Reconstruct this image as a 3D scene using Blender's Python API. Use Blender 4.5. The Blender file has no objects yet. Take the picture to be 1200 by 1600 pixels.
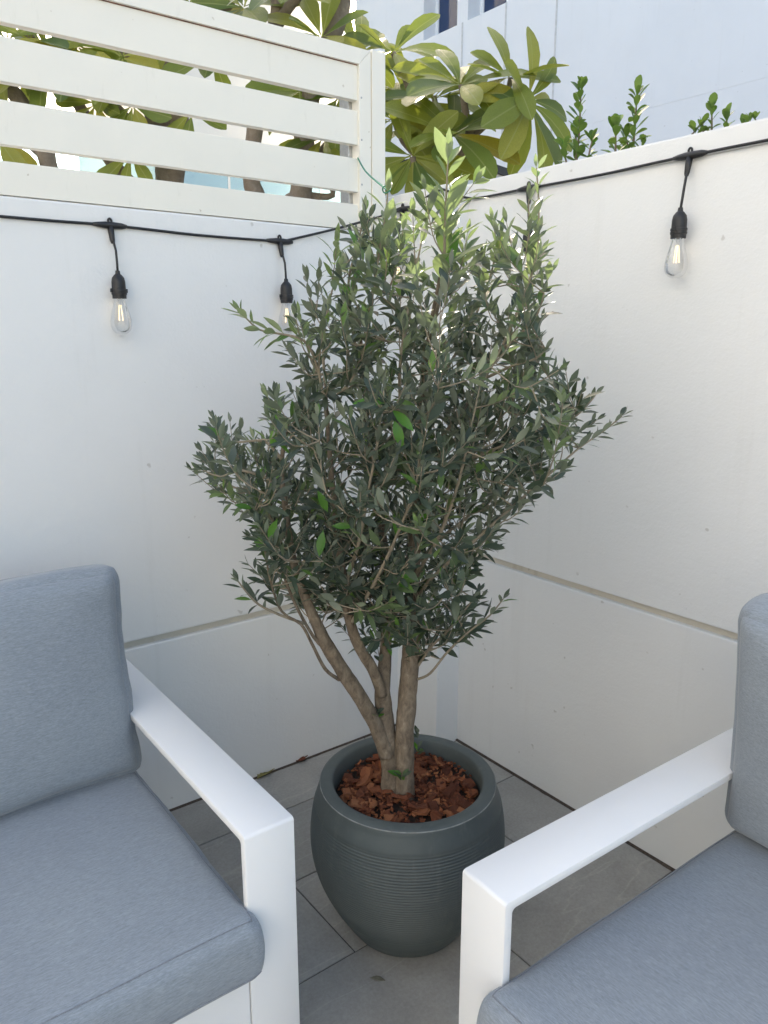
import bpy, bmesh, math, random
import numpy as np
from mathutils import Vector, Matrix, noise as mnoise

random.seed(7)
rng = np.random.default_rng(11)
sc = bpy.context.scene
col = sc.collection
R = math.radians

# ------------------------------------------------------------------ camera
# world: +X runs along the left wall towards the corner, +Y along the right wall away from the camera
CAM = Vector((-1.754, -1.866, 1.45))
F_PX = 1200.0
PITCH = math.atan(275 / 1200.0)
AZ = R(52.75)
cd = bpy.data.cameras.new('camera')
cam = bpy.data.objects.new('camera', cd)
col.objects.link(cam)
cd.sensor_fit = 'VERTICAL'
cd.sensor_height = 32
cd.lens = F_PX / 1600 * 32
cd.clip_start = 0.02
cd.clip_end = 2000
cam.location = CAM
cam.rotation_euler = (math.pi / 2 - PITCH, 0, AZ - math.pi / 2)
sc.camera = cam

# ------------------------------------------------------------------ sky, sun, exposure
SUN_EL, SUN_AZ = R(32), R(35)      # azimuth measured from +Y towards +X
w = bpy.data.worlds.new('World')
sc.world = w
w.use_nodes = True
wn, wl = w.node_tree.nodes, w.node_tree.links
wn.clear()
sky = wn.new('ShaderNodeTexSky')
sky.sky_type = 'NISHITA'
sky.sun_disc = False
sky.sun_elevation = SUN_EL
sky.sun_rotation = SUN_AZ
sky.air_density = 1.0
sky.dust_density = 3.5
sky.ozone_density = 0.6
bg = wn.new('ShaderNodeBackground')
bg.inputs['Strength'].default_value = 0.12
out = wn.new('ShaderNodeOutputWorld')
wl.new(sky.outputs[0], bg.inputs['Color'])
wl.new(bg.outputs[0], out.inputs['Surface'])
sd = bpy.data.lights.new('sun', 'SUN')
sd.energy = 2.6
sd.angle = R(0.5)
sd.color = (1.0, 0.94, 0.84)
sun = bpy.data.objects.new('sun', sd)
col.objects.link(sun)
sdir = Vector((math.sin(SUN_AZ) * math.cos(SUN_EL), math.cos(SUN_AZ) * math.cos(SUN_EL), math.sin(SUN_EL)))
sun.location = sdir * 30
sun.rotation_euler = sdir.to_track_quat('Z', 'Y').to_euler()
vs = sc.view_settings
vs.view_transform = 'Standard'
vs.look = 'None'
vs.gamma = 1.0
vs.exposure = 2.2
vs.use_curve_mapping = False
vs.use_white_balance = True
vs.white_balance_temperature = 7050
vs.white_balance_tint = 8
try:
    sc.cycles.max_bounces = 10
    sc.cycles.transparent_max_bounces = 16
    sc.cycles.use_denoising = True
except Exception:
    pass

# ------------------------------------------------------------------ photo measuring helpers
Fh = Vector((math.cos(AZ), math.sin(AZ), 0))
Rh = Vector((math.sin(AZ), -math.cos(AZ), 0))


def ray(px, py):
    u = (px - 600) / F_PX
    v = (800 - py) / F_PX
    return Fh * (math.cos(PITCH) + v * math.sin(PITCH)) + Rh * u + Vector((0, 0, -math.sin(PITCH) + v * math.cos(PITCH)))


def at_plane(px, py, axis, val):
    d = ray(px, py)
    return CAM + d * ((val - CAM[axis]) / d[axis])


def at_depth(px, py, depth):
    """point seen at that pixel whose horizontal distance ahead of the camera is depth"""
    d = ray(px, py)
    return CAM + d * (depth / d.dot(Fh))


# ------------------------------------------------------------------ object helpers
def tag(o, label=None, cat=None, group=None, kind=None):
    if label: o['label'] = label
    if cat: o['category'] = cat
    if group: o['group'] = group
    if kind: o['kind'] = kind
    return o


def empty(name, loc=(0, 0, 0), rz=0.0):
    o = bpy.data.objects.new(name, None)
    o.empty_display_size = 0.1
    o.location = loc
    o.rotation_euler = (0, 0, rz)
    col.objects.link(o)
    return o


def link_mesh(name, me, parent=None, loc=None, smooth=False):
    o = bpy.data.objects.new(name, me)
    if parent: o.parent = parent
    if loc is not None: o.location = loc
    col.objects.link(o)
    if smooth: me.shade_smooth()
    return o


def mesh(name, verts, faces, m, parent=None, loc=None, smooth=False):
    me = bpy.data.meshes.new(name)
    me.from_pydata([tuple(v) for v in verts], [], faces)
    me.update()
    if m: me.materials.append(m)
    return link_mesh(name, me, parent, loc, smooth)


def bm_obj(name, bm, m, parent=None, loc=None, smooth=False):
    me = bpy.data.meshes.new(name)
    bm.normal_update()
    bm.to_mesh(me)
    bm.free()
    if m: me.materials.append(m)
    return link_mesh(name, me, parent, loc, smooth)


def add_box(bm, lo, hi):
    r = bmesh.ops.create_cube(bm, size=1.0)
    c = [(lo[i] + hi[i]) / 2 for i in range(3)]
    s = [hi[i] - lo[i] for i in range(3)]
    for v in r['verts']:
        v.co = Vector((c[0] + v.co.x * s[0], c[1] + v.co.y * s[1], c[2] + v.co.z * s[2]))
    return r['verts']


def box(name, lo, hi, m, parent=None, bev=0.0, seg=2, smooth=False):
    bm = bmesh.new()
    add_box(bm, lo, hi)
    if bev > 0:
        bmesh.ops.bevel(bm, geom=bm.edges[:], offset=bev, segments=seg, profile=0.6, affect='EDGES')
    o = bm_obj(name, bm, m, parent, smooth=False)
    if bev > 0 and smooth:
        o.data.shade_smooth()
        o.data.set_sharp_from_angle(angle=R(40))
    return o


def prism(name, outline, y0, y1, m, parent=None, bev=0.0, axis='y'):
    """extrude an (a, z) outline along y (or x)"""
    bm = bmesh.new()
    n = len(outline)
    def P(a, z, t):
        return (a, t, z) if axis == 'y' else (t, a, z)
    v0 = [bm.verts.new(P(a, z, y0)) for a, z in outline]
    v1 = [bm.verts.new(P(a, z, y1)) for a, z in outline]
    bm.faces.new(v0)
    bm.faces.new(v1[::-1])
    for i in range(n):
        j = (i + 1) % n
        bm.faces.new((v0[j], v0[i], v1[i], v1[j]))
    bmesh.ops.recalc_face_normals(bm, faces=bm.faces[:])
    if bev > 0:
        bmesh.ops.bevel(bm, geom=bm.edges[:], offset=bev, segments=2, profile=0.6, affect='EDGES')
    return bm_obj(name, bm, m, parent)


def lathe_data(profile, seg=48, off=0):
    vs_, fs = [], []
    n = len(profile)
    for i in range(seg):
        a = 2 * math.pi * i / seg
        c, s = math.cos(a), math.sin(a)
        for r, z in profile:
            vs_.append((r * c, r * s, z))
    for i in range(seg):
        j = (i + 1) % seg
        for k in range(n - 1):
            fs.append((i * n + k + off, j * n + k + off, j * n + k + 1 + off, i * n + k + 1 + off))
    return vs_, fs


def lathe(name, profile, m, parent=None, seg=48, loc=None, sharp=None):
    v, f = lathe_data(profile, seg)
    o = mesh(name, v, f, m, parent, loc, smooth=True)
    if sharp: o.data.set_sharp_from_angle(angle=R(sharp))
    return o


def spline(pts, radii, step):
    """Catmull-Rom resample of points with radii"""
    P = [Vector(p) for p in pts]
    n = len(P)
    op, orr = [], []
    for i in range(n - 1):
        p0, p1, p2, p3 = P[max(i - 1, 0)], P[i], P[i + 1], P[min(i + 2, n - 1)]
        k = max(2, int((p2 - p1).length / step))
        for q in range(k):
            t = q / k
            op.append(0.5 * ((2 * p1) + (p2 - p0) * t + (2 * p0 - 5 * p1 + 4 * p2 - p3) * t * t + (3 * p1 - p0 - 3 * p2 + p3) * t ** 3))
            orr.append(radii[i] * (1 - t) + radii[i + 1] * t)
    op.append(P[-1]); orr.append(radii[-1])
    return op, orr


def tube_data(pts, radii, sides=8, rough=0.0, off=0, cap=True, seed=0.0):
    vs_, fs = [], []
    n = len(pts)
    up = None
    for i in range(n):
        t = (pts[min(i + 1, n - 1)] - pts[max(i - 1, 0)])
        if t.length < 1e-9: t = Vector((0, 0, 1))
        t.normalize()
        if up is None:
            up = t.orthogonal().normalized()
        else:
            up = (up - t * up.dot(t))
            if up.length < 1e-6: up = t.orthogonal()
            up.normalize()
        b = t.cross(up)
        for k in range(sides):
            a = 2 * math.pi * k / sides
            r = radii[i]
            d = up * math.cos(a) + b * math.sin(a)
            if rough:
                q = pts[i] * 22 + d * 1.2 + Vector((seed, 0, 0))
                r *= 1 + rough * mnoise.noise(q) + rough * 0.5 * mnoise.noise(q * 2.7)
            vs_.append(pts[i] + d * r)
    for i in range(n - 1):
        for k in range(sides):
            k2 = (k + 1) % sides
            fs.append((off + i * sides + k, off + i * sides + k2, off + (i + 1) * sides + k2, off + (i + 1) * sides + k))
    if cap:
        fs.append(tuple(off + k for k in range(sides))[::-1])
        fs.append(tuple(off + (n - 1) * sides + k for k in range(sides)))
    return vs_, fs


def tube(name, pts, radii, m, parent=None, sides=8, rough=0.0, step=0.02, seed=0.0):
    p, r = spline(pts, radii if hasattr(radii, '__len__') else [radii] * len(pts), step)
    v, f = tube_data(p, r, sides, rough, seed=seed)
    return mesh(name, v, f, m, parent, smooth=True)


# ------------------------------------------------------------------ materials
class NT:
    def __init__(self, name):
        self.m = bpy.data.materials.new(name)
        self.m.use_nodes = True
        self.t = self.m.node_tree
        self.n, self.l = self.t.nodes, self.t.links
        self.b = self.n['Principled BSDF']
        self.o = self.n['Material Output']
        tc = self.n.new('ShaderNodeTexCoord')
        self.obj = tc.outputs['Object']
        self.geo = self.n.new('ShaderNodeNewGeometry')
        self.info = self.n.new('ShaderNodeObjectInfo')

    def link(self, a, b): self.l.new(a, b)

    def mapping(self, vec, scale=(1, 1, 1), rot=(0, 0, 0)):
        q = self.n.new('ShaderNodeMapping')
        q.inputs['Scale'].default_value = scale
        q.inputs['Rotation'].default_value = rot
        self.link(vec, q.inputs['Vector'])
        return q.outputs[0]

    def offset_random(self, vec, amount=7.0):
        """shift texture space per object so that repeats differ"""
        mu = self.n.new('ShaderNodeMath'); mu.operation = 'MULTIPLY'
        mu.inputs[1].default_value = amount
        self.link(self.info.outputs['Random'], mu.inputs[0])
        ad = self.n.new('ShaderNodeVectorMath'); ad.operation = 'ADD'
        self.link(vec, ad.inputs[0]); self.link(mu.outputs[0], ad.inputs[1])
        return ad.outputs[0]

    def noise(self, vec, scale, detail=4, rough=0.55, dist=0.0):
        q = self.n.new('ShaderNodeTexNoise')
        q.inputs['Scale'].default_value = scale
        q.inputs['Detail'].default_value = detail
        q.inputs['Roughness'].default_value = rough
        q.inputs['Distortion'].default_value = dist
        self.link(vec, q.inputs['Vector'])
        return q.outputs['Fac']

    def ramp(self, fac, stops):
        q = self.n.new('ShaderNodeValToRGB')
        e = q.color_ramp.elements
        while len(e) < len(stops): e.new(0.5)
        for i, (p, c) in enumerate(stops):
            e[i].position = p
            e[i].color = (*c, 1) if len(c) == 3 else c
        self.link(fac, q.inputs[0])
        return q.outputs[0]

    def mix(self, fac, a, b, mode='MIX'):
        q = self.n.new('ShaderNodeMix')
        q.data_type = 'RGBA'
        q.blend_type = mode
        for k, v in (('Factor', fac), ('A', a), ('B', b)):
            idx = {'Factor': 0, 'A': 6, 'B': 7}[k]
            if hasattr(v, 'is_linked') or hasattr(v, 'links'):
                self.link(v, q.inputs[idx])
            elif k == 'Factor':
                q.inputs[0].default_value = v
            else:
                q.inputs[idx].default_value = (*v, 1)
        return q.outputs[2]

    def math(self, op, a, b=None):
        q = self.n.new('ShaderNodeMath'); q.operation = op
        for i, v in enumerate((a, b)):
            if v is None: continue
            if hasattr(v, 'links'): self.link(v, q.inputs[i])
            else: q.inputs[i].default_value = v
        return q.outputs[0]

    def bump(self, h, strength=0.3, dist=0.002, prev=None):
        q = self.n.new('ShaderNodeBump')
        q.inputs['Strength'].default_value = strength
        q.inputs['Distance'].default_value = dist
        self.link(h, q.inputs['Height'])
        if prev is not None: self.link(prev, q.inputs['Normal'])
        return q.outputs[0]

    def set(self, color=None, rough=None, normal=None, spec=None, metal=None):
        for k, v in (('Base Color', color), ('Roughness', rough), ('Normal', normal), ('Specular IOR Level', spec), ('Metallic', metal)):
            if v is None: continue
            if hasattr(v, 'links'): self.link(v, self.b.inputs[k])
            elif k == 'Base Color': self.b.inputs[k].default_value = (*v, 1)
            else: self.b.inputs[k].default_value = v
        return self.m


def plaster(name, c, bump=0.28, stain=0.05):
    t = NT(name)
    big = t.noise(t.obj, 1.6, 5, 0.6)
    col1 = t.ramp(big, [(0.3, tuple(x * 0.955 for x in c)), (0.7, c)])
    streak = t.noise(t.mapping(t.obj, (9, 9, 0.7)), 1.4, 5, 0.65)
    s = t.ramp(streak, [(0.58, (1, 1, 1)), (0.78, (1 - stain, 1 - stain * 1.05, 1 - stain * 1.2))])
    col2 = t.mix(1.0, col1, s, 'MULTIPLY')
    spots = t.noise(t.obj, 34, 2, 0.4)
    sp = t.ramp(spots, [(0.755, (1, 1, 1)), (0.80, (0.72, 0.70, 0.67))])
    col3 = t.mix(0.8, col2, sp, 'MULTIPLY')
    h1 = t.noise(t.obj, 150, 3, 0.6)
    h2 = t.noise(t.mapping(t.obj, (1, 1, 1.6)), 28, 4, 0.55)
    n1 = t.bump(h2, bump * 0.55, 0.006)
    n2 = t.bump(h1, bump, 0.0025, n1)
    return t.set(col3, 0.78, n2, 0.25)


def painted(name, c, rough=0.38, bump=0.04, var=0.03, dirt=0.0):
    t = NT(name)
    big = t.noise(t.obj, 5, 4, 0.6)
    cc = t.ramp(big, [(0.3, tuple(x * (1 - var) for x in c)), (0.7, c)])
    if dirt:
        st = t.noise(t.mapping(t.obj, (14, 14, 3)), 2.2, 5, 0.7)
        s = t.ramp(st, [(0.60, (1, 1, 1)), (0.80, (1 - dirt, 1 - dirt * 1.05, 1 - dirt * 1.2))])
        cc = t.mix(1.0, cc, s, 'MULTIPLY')
        sp = t.ramp(t.noise(t.obj, 45, 2, 0.4), [(0.76, (1, 1, 1)), (0.80, (0.55, 0.48, 0.40))])
        cc = t.mix(0.7, cc, sp, 'MULTIPLY')
    nn = t.bump(t.noise(t.obj, 260, 2), bump, 0.001)
    rr = t.ramp(t.noise(t.obj, 12, 4), [(0.3, (rough - 0.06,) * 3), (0.7, (rough + 0.08,) * 3)])
    return t.set(cc, rr, nn, 0.5)


def simple(name, c, rough=0.5, var=0.1, scale=20, bump=0.1, metal=0.0):
    t = NT(name)
    f = t.noise(t.obj, scale, 4)
    cc = t.ramp(f, [(0.3, tuple(x * (1 - var) for x in c)), (0.7, tuple(min(1, x * (1 + var)) for x in c))])
    nn = t.bump(t.noise(t.obj, scale * 4, 3), bump, 0.001)
    return t.set(cc, rough, nn, None, metal)


def fabric(name, c):
    t = NT(name)
    threads = t.noise(t.mapping(t.obj, (130, 900, 900)), 1.0, 2, 0.6)
    slub = t.noise(t.mapping(t.obj, (45, 380, 380)), 1.0, 3, 0.6)
    fine = t.noise(t.obj, 900, 1, 0.5)
    f = t.math('ADD', t.math('MULTIPLY', threads, 0.5), t.math('ADD', t.math('MULTIPLY', slub, 0.35), t.math('MULTIPLY', fine, 0.15)))
    c1 = t.ramp(f, [(0.32, tuple(x * 0.72 for x in c)), (0.5, c), (0.68, tuple(x * 1.30 for x in c))])
    big = t.ramp(t.noise(t.obj, 3.0, 3), [(0.3, (0.93, 0.93, 0.94)), (0.7, (1.04, 1.04, 1.03))])
    c2 = t.mix(1.0, c1, big, 'MULTIPLY')
    n1 = t.bump(t.noise(t.obj, 9, 3, 0.5), 0.22, 0.02)
    n2 = t.bump(f, 0.3, 0.0012, n1)
    t.b.inputs['Sheen Weight'].default_value = 0.25
    t.b.inputs['Sheen Roughness'].default_value = 0.5
    return t.set(c2, 0.85, n2, 0.15)


def leaf_mat(name, stops, under, trans=(0.3, 0.45, 0.06), tw=0.3, rough=0.42, veins=0.0, spec=0.4):
    """leaf with its own upper and lower side colour and light passing through"""
    t = NT(name)
    add = t.math('ADD', t.info.outputs['Random'], t.geo.outputs['Random Per Island'])
    rnd = t.math('FRACT', t.math('MULTIPLY', add, 3.713))
    top = t.ramp(rnd, stops)
    low = t.ramp(rnd, under)
    mott = t.ramp(t.noise(t.obj, 60, 3), [(0.3, (0.84,) * 3), (0.7, (1.1,) * 3)])
    top = t.mix(1.0, top, mott, 'MULTIPLY')
    cc = t.mix(t.geo.outputs['Backfacing'], top, low)
    nn = None
    if veins:
        sx = t.n.new('ShaderNodeSeparateXYZ')
        t.link(t.obj, sx.inputs[0])
        ay = t.math('ABSOLUTE', sx.outputs['Y'])
        rib = t.ramp(ay, [(0.0, (1, 1, 1)), (0.007, (1, 1, 1)), (0.012, (0, 0, 0))])
        cc = t.mix(t.math('MULTIPLY', rib, 0.5), cc, (0.34, 0.36, 0.14))
        wv = t.n.new('ShaderNodeTexWave')
        wv.inputs['Scale'].default_value = veins
        wv.inputs['Distortion'].default_value = 0.6
        wv.bands_direction = 'X'
        t.link(t.obj, wv.inputs['Vector'])
        nn = t.bump(wv.outputs['Fac'], 0.25, 0.003)
        vv = t.ramp(wv.outputs['Fac'], [(0.0, (0.9, 0.9, 0.9)), (0.9, (1, 1, 1)), (1.0, (1.18, 1.18, 1.1))])
        cc = t.mix(0.7, cc, vv, 'MULTIPLY')
    t.set(cc, rough, nn, spec)
    tr = t.n.new('ShaderNodeBsdfTranslucent')
    tc = t.mix(0.5, cc, trans)
    t.link(tc, tr.inputs['Color'])
    mx = t.n.new('ShaderNodeMixShader')
    mx.inputs[0].default_value = tw
    t.link(t.b.outputs[0], mx.inputs[1])
    t.link(tr.outputs[0], mx.inputs[2])
    t.link(mx.outputs[0], t.o.inputs['Surface'])
    return t.m


def bark_mat(name, c1, c2, scale=30, stretch=3.0):
    t = NT(name)
    v = t.mapping(t.obj, (scale, scale, scale / stretch))
    f = t.noise(v, 1.0, 6, 0.7, 0.6)
    spot = t.noise(t.obj, 22, 3, 0.6)
    cc = t.ramp(f, [(0.28, c1), (0.55, tuple((a + b) / 2 for a, b in zip(c1, c2))), (0.75, c2)])
    s = t.ramp(spot, [(0.62, (1, 1, 1)), (0.75, (1.35, 1.33, 1.28))])
    cc = t.mix(1.0, cc, s, 'MULTIPLY')
    n1 = t.bump(f, 0.55, 0.004)
    n2 = t.bump(t.noise(t.obj, 240, 3), 0.3, 0.001, n1)
    return t.set(cc, 0.85, n2, 0.2)


def tile_mat():
    t = NT('grey_stone_tile')
    v = t.offset_random(t.obj, 11)
    cloud = t.noise(v, 5.0, 6, 0.62, 0.4)
    base = t.ramp(cloud, [(0.3, (0.31, 0.296, 0.268)), (0.55, (0.37, 0.354, 0.322)), (0.75, (0.42, 0.403, 0.37))])
    fine = t.ramp(t.noise(v, 130, 3, 0.7), [(0.3, (0.88,) * 3), (0.7, (1.08,) * 3)])
    base = t.mix(1.0, base, fine, 'MULTIPLY')
    # pale veins where a distorted noise crosses its middle value
    vn = t.noise(t.mapping(v, (0.7, 3.2, 1), (0, 0, 0.6)), 2.0, 3, 0.45, 0.25)
    d = t.math('ABSOLUTE', t.math('SUBTRACT', vn, 0.5))
    vm = t.ramp(d, [(0.0, (1.25, 1.24, 1.21)), (0.005, (1.08, 1.08, 1.07)), (0.015, (1, 1, 1))])
    base = t.mix(0.8, base, vm, 'MULTIPLY')
    pr = t.ramp(t.info.outputs['Random'], [(0, (0.92, 0.92, 0.92)), (1, (1.06, 1.055, 1.05))])
    base = t.mix(1.0, base, pr, 'MULTIPLY')
    nn = t.bump(t.noise(v, 90, 4, 0.6), 0.18, 0.0015)
    return t.set(base, 0.55, nn, 0.4)


def chip_mat():
    t = NT('pine_bark_chip')
    add = t.math('ADD', t.info.outputs['Random'], t.geo.outputs['Random Per Island'])
    rnd = t.math('FRACT', t.math('MULTIPLY', add, 5.37))
    c = t.ramp(rnd, [(0.0, (0.075, 0.024, 0.013)), (0.4, (0.16, 0.052, 0.026)), (0.75, (0.25, 0.085, 0.038)), (1.0, (0.34, 0.14, 0.065))])
    g = t.noise(t.mapping(t.obj, (25, 110, 110)), 1.0, 4, 0.7)
    gg = t.ramp(g, [(0.3, (0.55,) * 3), (0.7, (1.25,) * 3)])
    c = t.mix(1.0, c, gg, 'MULTIPLY')
    return t.set(c, 0.8, t.bump(g, 0.6, 0.003), 0.25)


def pot_mat():
    t = NT('dark_grey_pot')
    a = t.noise(t.obj, 7, 5, 0.65)
    c = t.ramp(a, [(0.3, (0.068, 0.082, 0.082)), (0.7, (0.088, 0.104, 0.103))])
    dust = t.ramp(t.noise(t.mapping(t.obj, (20, 20, 5)), 2.0, 5, 0.7), [(0.55, (0, 0, 0)), (0.8, (0.35, 0.35, 0.35))])
    c = t.mix(dust, c, (0.17, 0.18, 0.165))
    return t.set(c, 0.55, t.bump(t.noise(t.obj, 180, 3), 0.12, 0.001), 0.4)


def thin_glass(name, tint=(1, 1, 1), ior=1.45, gloss=1.0):
    t = NT(name)
    tr = t.n.new('ShaderNodeBsdfTransparent')
    tr.inputs['Color'].default_value = (*tint, 1)
    gl = t.n.new('ShaderNodeBsdfGlossy')
    gl.inputs['Roughness'].default_value = 0.02
    fr = t.n.new('ShaderNodeFresnel')
    fr.inputs['IOR'].default_value = ior
    mx = t.n.new('ShaderNodeMixShader')
    t.link(t.math('MULTIPLY', fr.outputs[0], gloss), mx.inputs[0])
    t.link(tr.outputs[0], mx.inputs[1])
    t.link(gl.outputs[0], mx.inputs[2])
    t.link(mx.outputs[0], t.o.inputs['Surface'])
    return t.m


def emit(name, c, s):
    t = NT(name)
    t.b.inputs['Emission Color'].default_value = (*c, 1)
    t.b.inputs['Emission Strength'].default_value = s
    return t.set(c, 0.4)


M = {}
M['wall'] = plaster('white_plaster_wall', (0.80, 0.80, 0.785))
M['ledge'] = plaster('beige_groove_plaster', (0.66, 0.62, 0.54), 0.25, 0.2)
M['tile'] = tile_mat()
M['grout'] = simple('dark_grout', (0.055, 0.052, 0.048), 0.9, 0.3, 60, 0.3)
M['dirt'] = simple('soil_ground', (0.30, 0.265, 0.215), 0.95, 0.2, 3, 0.5)
M['fence'] = painted('cream_painted_slat', (0.84, 0.805, 0.715), 0.42, 0.04, 0.03, 0.10)
M['sealant'] = simple('yellowed_sealant', (0.55, 0.45, 0.30), 0.6, 0.15)
M['screw'] = simple('screw_metal', (0.45, 0.45, 0.44), 0.4, 0.1, 80, 0.1, 0.8)
M['rust'] = simple('rusty_joint', (0.20, 0.09, 0.06), 0.9, 0.4, 60)
M['frame'] = painted('white_powder_coat', (0.80, 0.80, 0.795), 0.36, 0.03, 0.012)
M['fabric'] = fabric('heather_grey_fabric', (0.245, 0.276, 0.308))
M['thread'] = simple('grey_thread', (0.20, 0.215, 0.245), 0.9, 0.2, 200)
M['black'] = simple('black_rubber', (0.014, 0.014, 0.015), 0.45, 0.2, 40, 0.1)
M['bulb'] = thin_glass('bulb_glass', (0.97, 0.975, 0.98), 1.45, 1.0)
M['fil'] = emit('filament_glow', (1.0, 0.74, 0.42), 0.45)
M['pot'] = pot_mat()
M['soil'] = simple('dark_potting_soil', (0.035, 0.022, 0.016), 0.95, 0.4, 50, 0.6)
M['chip'] = chip_mat()
M['obark'] = bark_mat('olive_bark', (0.075, 0.056, 0.040), (0.30, 0.24, 0.175), 60, 2.0)
M['twig'] = bark_mat('olive_twig_bark', (0.20, 0.165, 0.115), (0.36, 0.31, 0.23), 60, 2.0)
M['oleaf'] = leaf_mat('olive_leaf',
                      [(0.0, (0.036, 0.053, 0.042)), (0.5, (0.050, 0.071, 0.055)), (0.88, (0.070, 0.093, 0.064)), (0.97, (0.085, 0.13, 0.050)), (1.0, (0.08, 0.18, 0.025))],
                      [(0.0, (0.12, 0.14, 0.112)), (0.6, (0.165, 0.188, 0.148)), (1.0, (0.21, 0.24, 0.175))], (0.26, 0.40, 0.08), 0.15, 0.40)
M['oleaf_young'] = leaf_mat('young_olive_leaf',
                            [(0.0, (0.085, 0.125, 0.062)), (0.6, (0.115, 0.165, 0.080)), (0.9, (0.15, 0.22, 0.085)), (1.0, (0.13, 0.26, 0.03))],
                            [(0.0, (0.19, 0.225, 0.165)), (1.0, (0.26, 0.30, 0.21))], (0.36, 0.52, 0.08), 0.3, 0.42)
M['vivid'] = leaf_mat('vivid_green_leaf', [(0, (0.04, 0.125, 0.018)), (1, (0.085, 0.23, 0.03))], [(0, (0.16, 0.26, 0.08)), (1, (0.2, 0.3, 0.1))], (0.3, 0.55, 0.05), 0.3, 0.35)
M['fleaf'] = leaf_mat('frangipani_leaf',
                      [(0.0, (0.06, 0.115, 0.026)), (0.35, (0.13, 0.185, 0.032)), (0.75, (0.23, 0.26, 0.042)), (0.95, (0.30, 0.29, 0.045)), (1.0, (0.36, 0.28, 0.035))],
                      [(0.0, (0.13, 0.19, 0.042)), (0.6, (0.22, 0.26, 0.055)), (1.0, (0.34, 0.30, 0.06))], (0.46, 0.50, 0.05), 0.36, 0.38, 22.0)
M['fbark'] = bark_mat('frangipani_bark', (0.145, 0.115, 0.085), (0.32, 0.27, 0.215), 18, 1.0)
M['hleaf'] = leaf_mat('hedge_leaf', [(0.0, (0.04, 0.105, 0.022)), (0.6, (0.085, 0.21, 0.03)), (1.0, (0.17, 0.32, 0.045))],
                      [(0.0, (0.08, 0.15, 0.04)), (1.0, (0.15, 0.24, 0.06))], (0.38, 0.55, 0.05), 0.32, 0.28)
M['hstem'] = bark_mat('hedge_stem', (0.14, 0.10, 0.07), (0.26, 0.21, 0.14), 60, 2)
M['render'] = plaster('white_house_render', (0.75, 0.765, 0.785), 0.15, 0.03)
M['render2'] = plaster('cream_house_render', (0.74, 0.71, 0.65), 0.15, 0.05)
M['joint'] = simple('grey_joint', (0.55, 0.55, 0.55), 0.8, 0.1)
M['winglass'] = simple('dark_blue_window_glass', (0.022, 0.045, 0.11), 0.08, 0.1, 2, 0.0)
M['dark_room'] = simple('dark_blue_blind', (0.05, 0.10, 0.24), 0.7, 0.2, 4)
M['winframe'] = painted('white_window_frame', (0.82, 0.82, 0.82), 0.35)
M['blueglass'] = thin_glass('pale_blue_glass', (0.72, 0.88, 0.95), 1.5, 1.6)
M['canopy'] = simple('light_grey_canopy', (0.55, 0.56, 0.58), 0.5, 0.05, 8)
M['twine'] = simple('green_twine', (0.03, 0.22, 0.14), 0.7, 0.2, 300, 0.3)
M['dry'] = simple('dry_red_brown_leaf', (0.16, 0.05, 0.025), 0.8, 0.4, 90, 0.4)
M['dryg'] = simple('dry_olive_yellow_leaf', (0.24, 0.21, 0.07), 0.7, 0.35, 60, 0.3)
M['dryb'] = simple('dry_grey_brown_leaf', (0.16, 0.145, 0.10), 0.7, 0.3, 90, 0.3)

# ================================================================== SETTING
YL = 0.243      # front of the left wall
XR = 0.018      # front of the right wall
XP, YP = -0.085, 0.02   # corner pier: front face and end face
ground = mesh('ground', [(-300, -300, -0.08), (300, -300, -0.08), (300, 300, -0.08), (-300, 300, -0.08)], [(0, 1, 2, 3)], M['dirt'])
tag(ground, kind='structure')

floor = empty('patio_floor')
tag(floor, kind='structure')
box('grout_bed', (-3.4, -3.6, -0.06), (XR + 0.08, YL + 0.08, -0.0035), M['grout'], floor)
TW, TD, JG = 0.61, 0.30, 0.0036
tile_cache = {}
for r_ in range(-10, 4):
    y0 = -0.572 + TD * r_
    y1 = y0 + TD
    x_off = -0.858 if r_ % 2 == 0 else -0.553
    for c_ in range(-5, 4):
        x0 = x_off + TW * c_
        x1 = x0 + TW
        a0, a1 = max(x0 + JG / 2, -3.38), min(x1 - JG / 2, XR - 0.009)
        b0, b1 = max(y0 + JG / 2, -3.58), min(y1 - JG / 2, YL - 0.007)
        if a1 - a0 < 0.02 or b1 - b0 < 0.02: continue
        # tiles stop short of the corner pier
        if a1 > XP - 0.006 and b1 > YP - 0.006:
            if b0 > YP - 0.03: a1 = min(a1, XP - 0.006)
            elif a0 > XP - 0.03: b1 = min(b1, YP - 0.006)
            else: b1 = min(b1, YP - 0.006)
            if a1 - a0 < 0.02 or b1 - b0 < 0.02: continue
        key = (round(a1 - a0, 4), round(b1 - b0, 4))
        if key not in tile_cache:
            bm = bmesh.new()
            add_box(bm, (0, 0, -0.012), (key[0], key[1], 0))
            bmesh.ops.bevel(bm, geom=[e for e in bm.edges if e.verts[0].co.z > -0.001 and e.verts[1].co.z > -0.001], offset=0.0012, segments=1, affect='EDGES')
            me = bpy.data.meshes.new('tile')
            bm.to_mesh(me); bm.free()
            me.materials.append(M['tile'])
            tile_cache[key] = me
        link_mesh('tile', tile_cache[key], floor, (a0, b0, random.uniform(-0.0005, 0.0005)))

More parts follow.
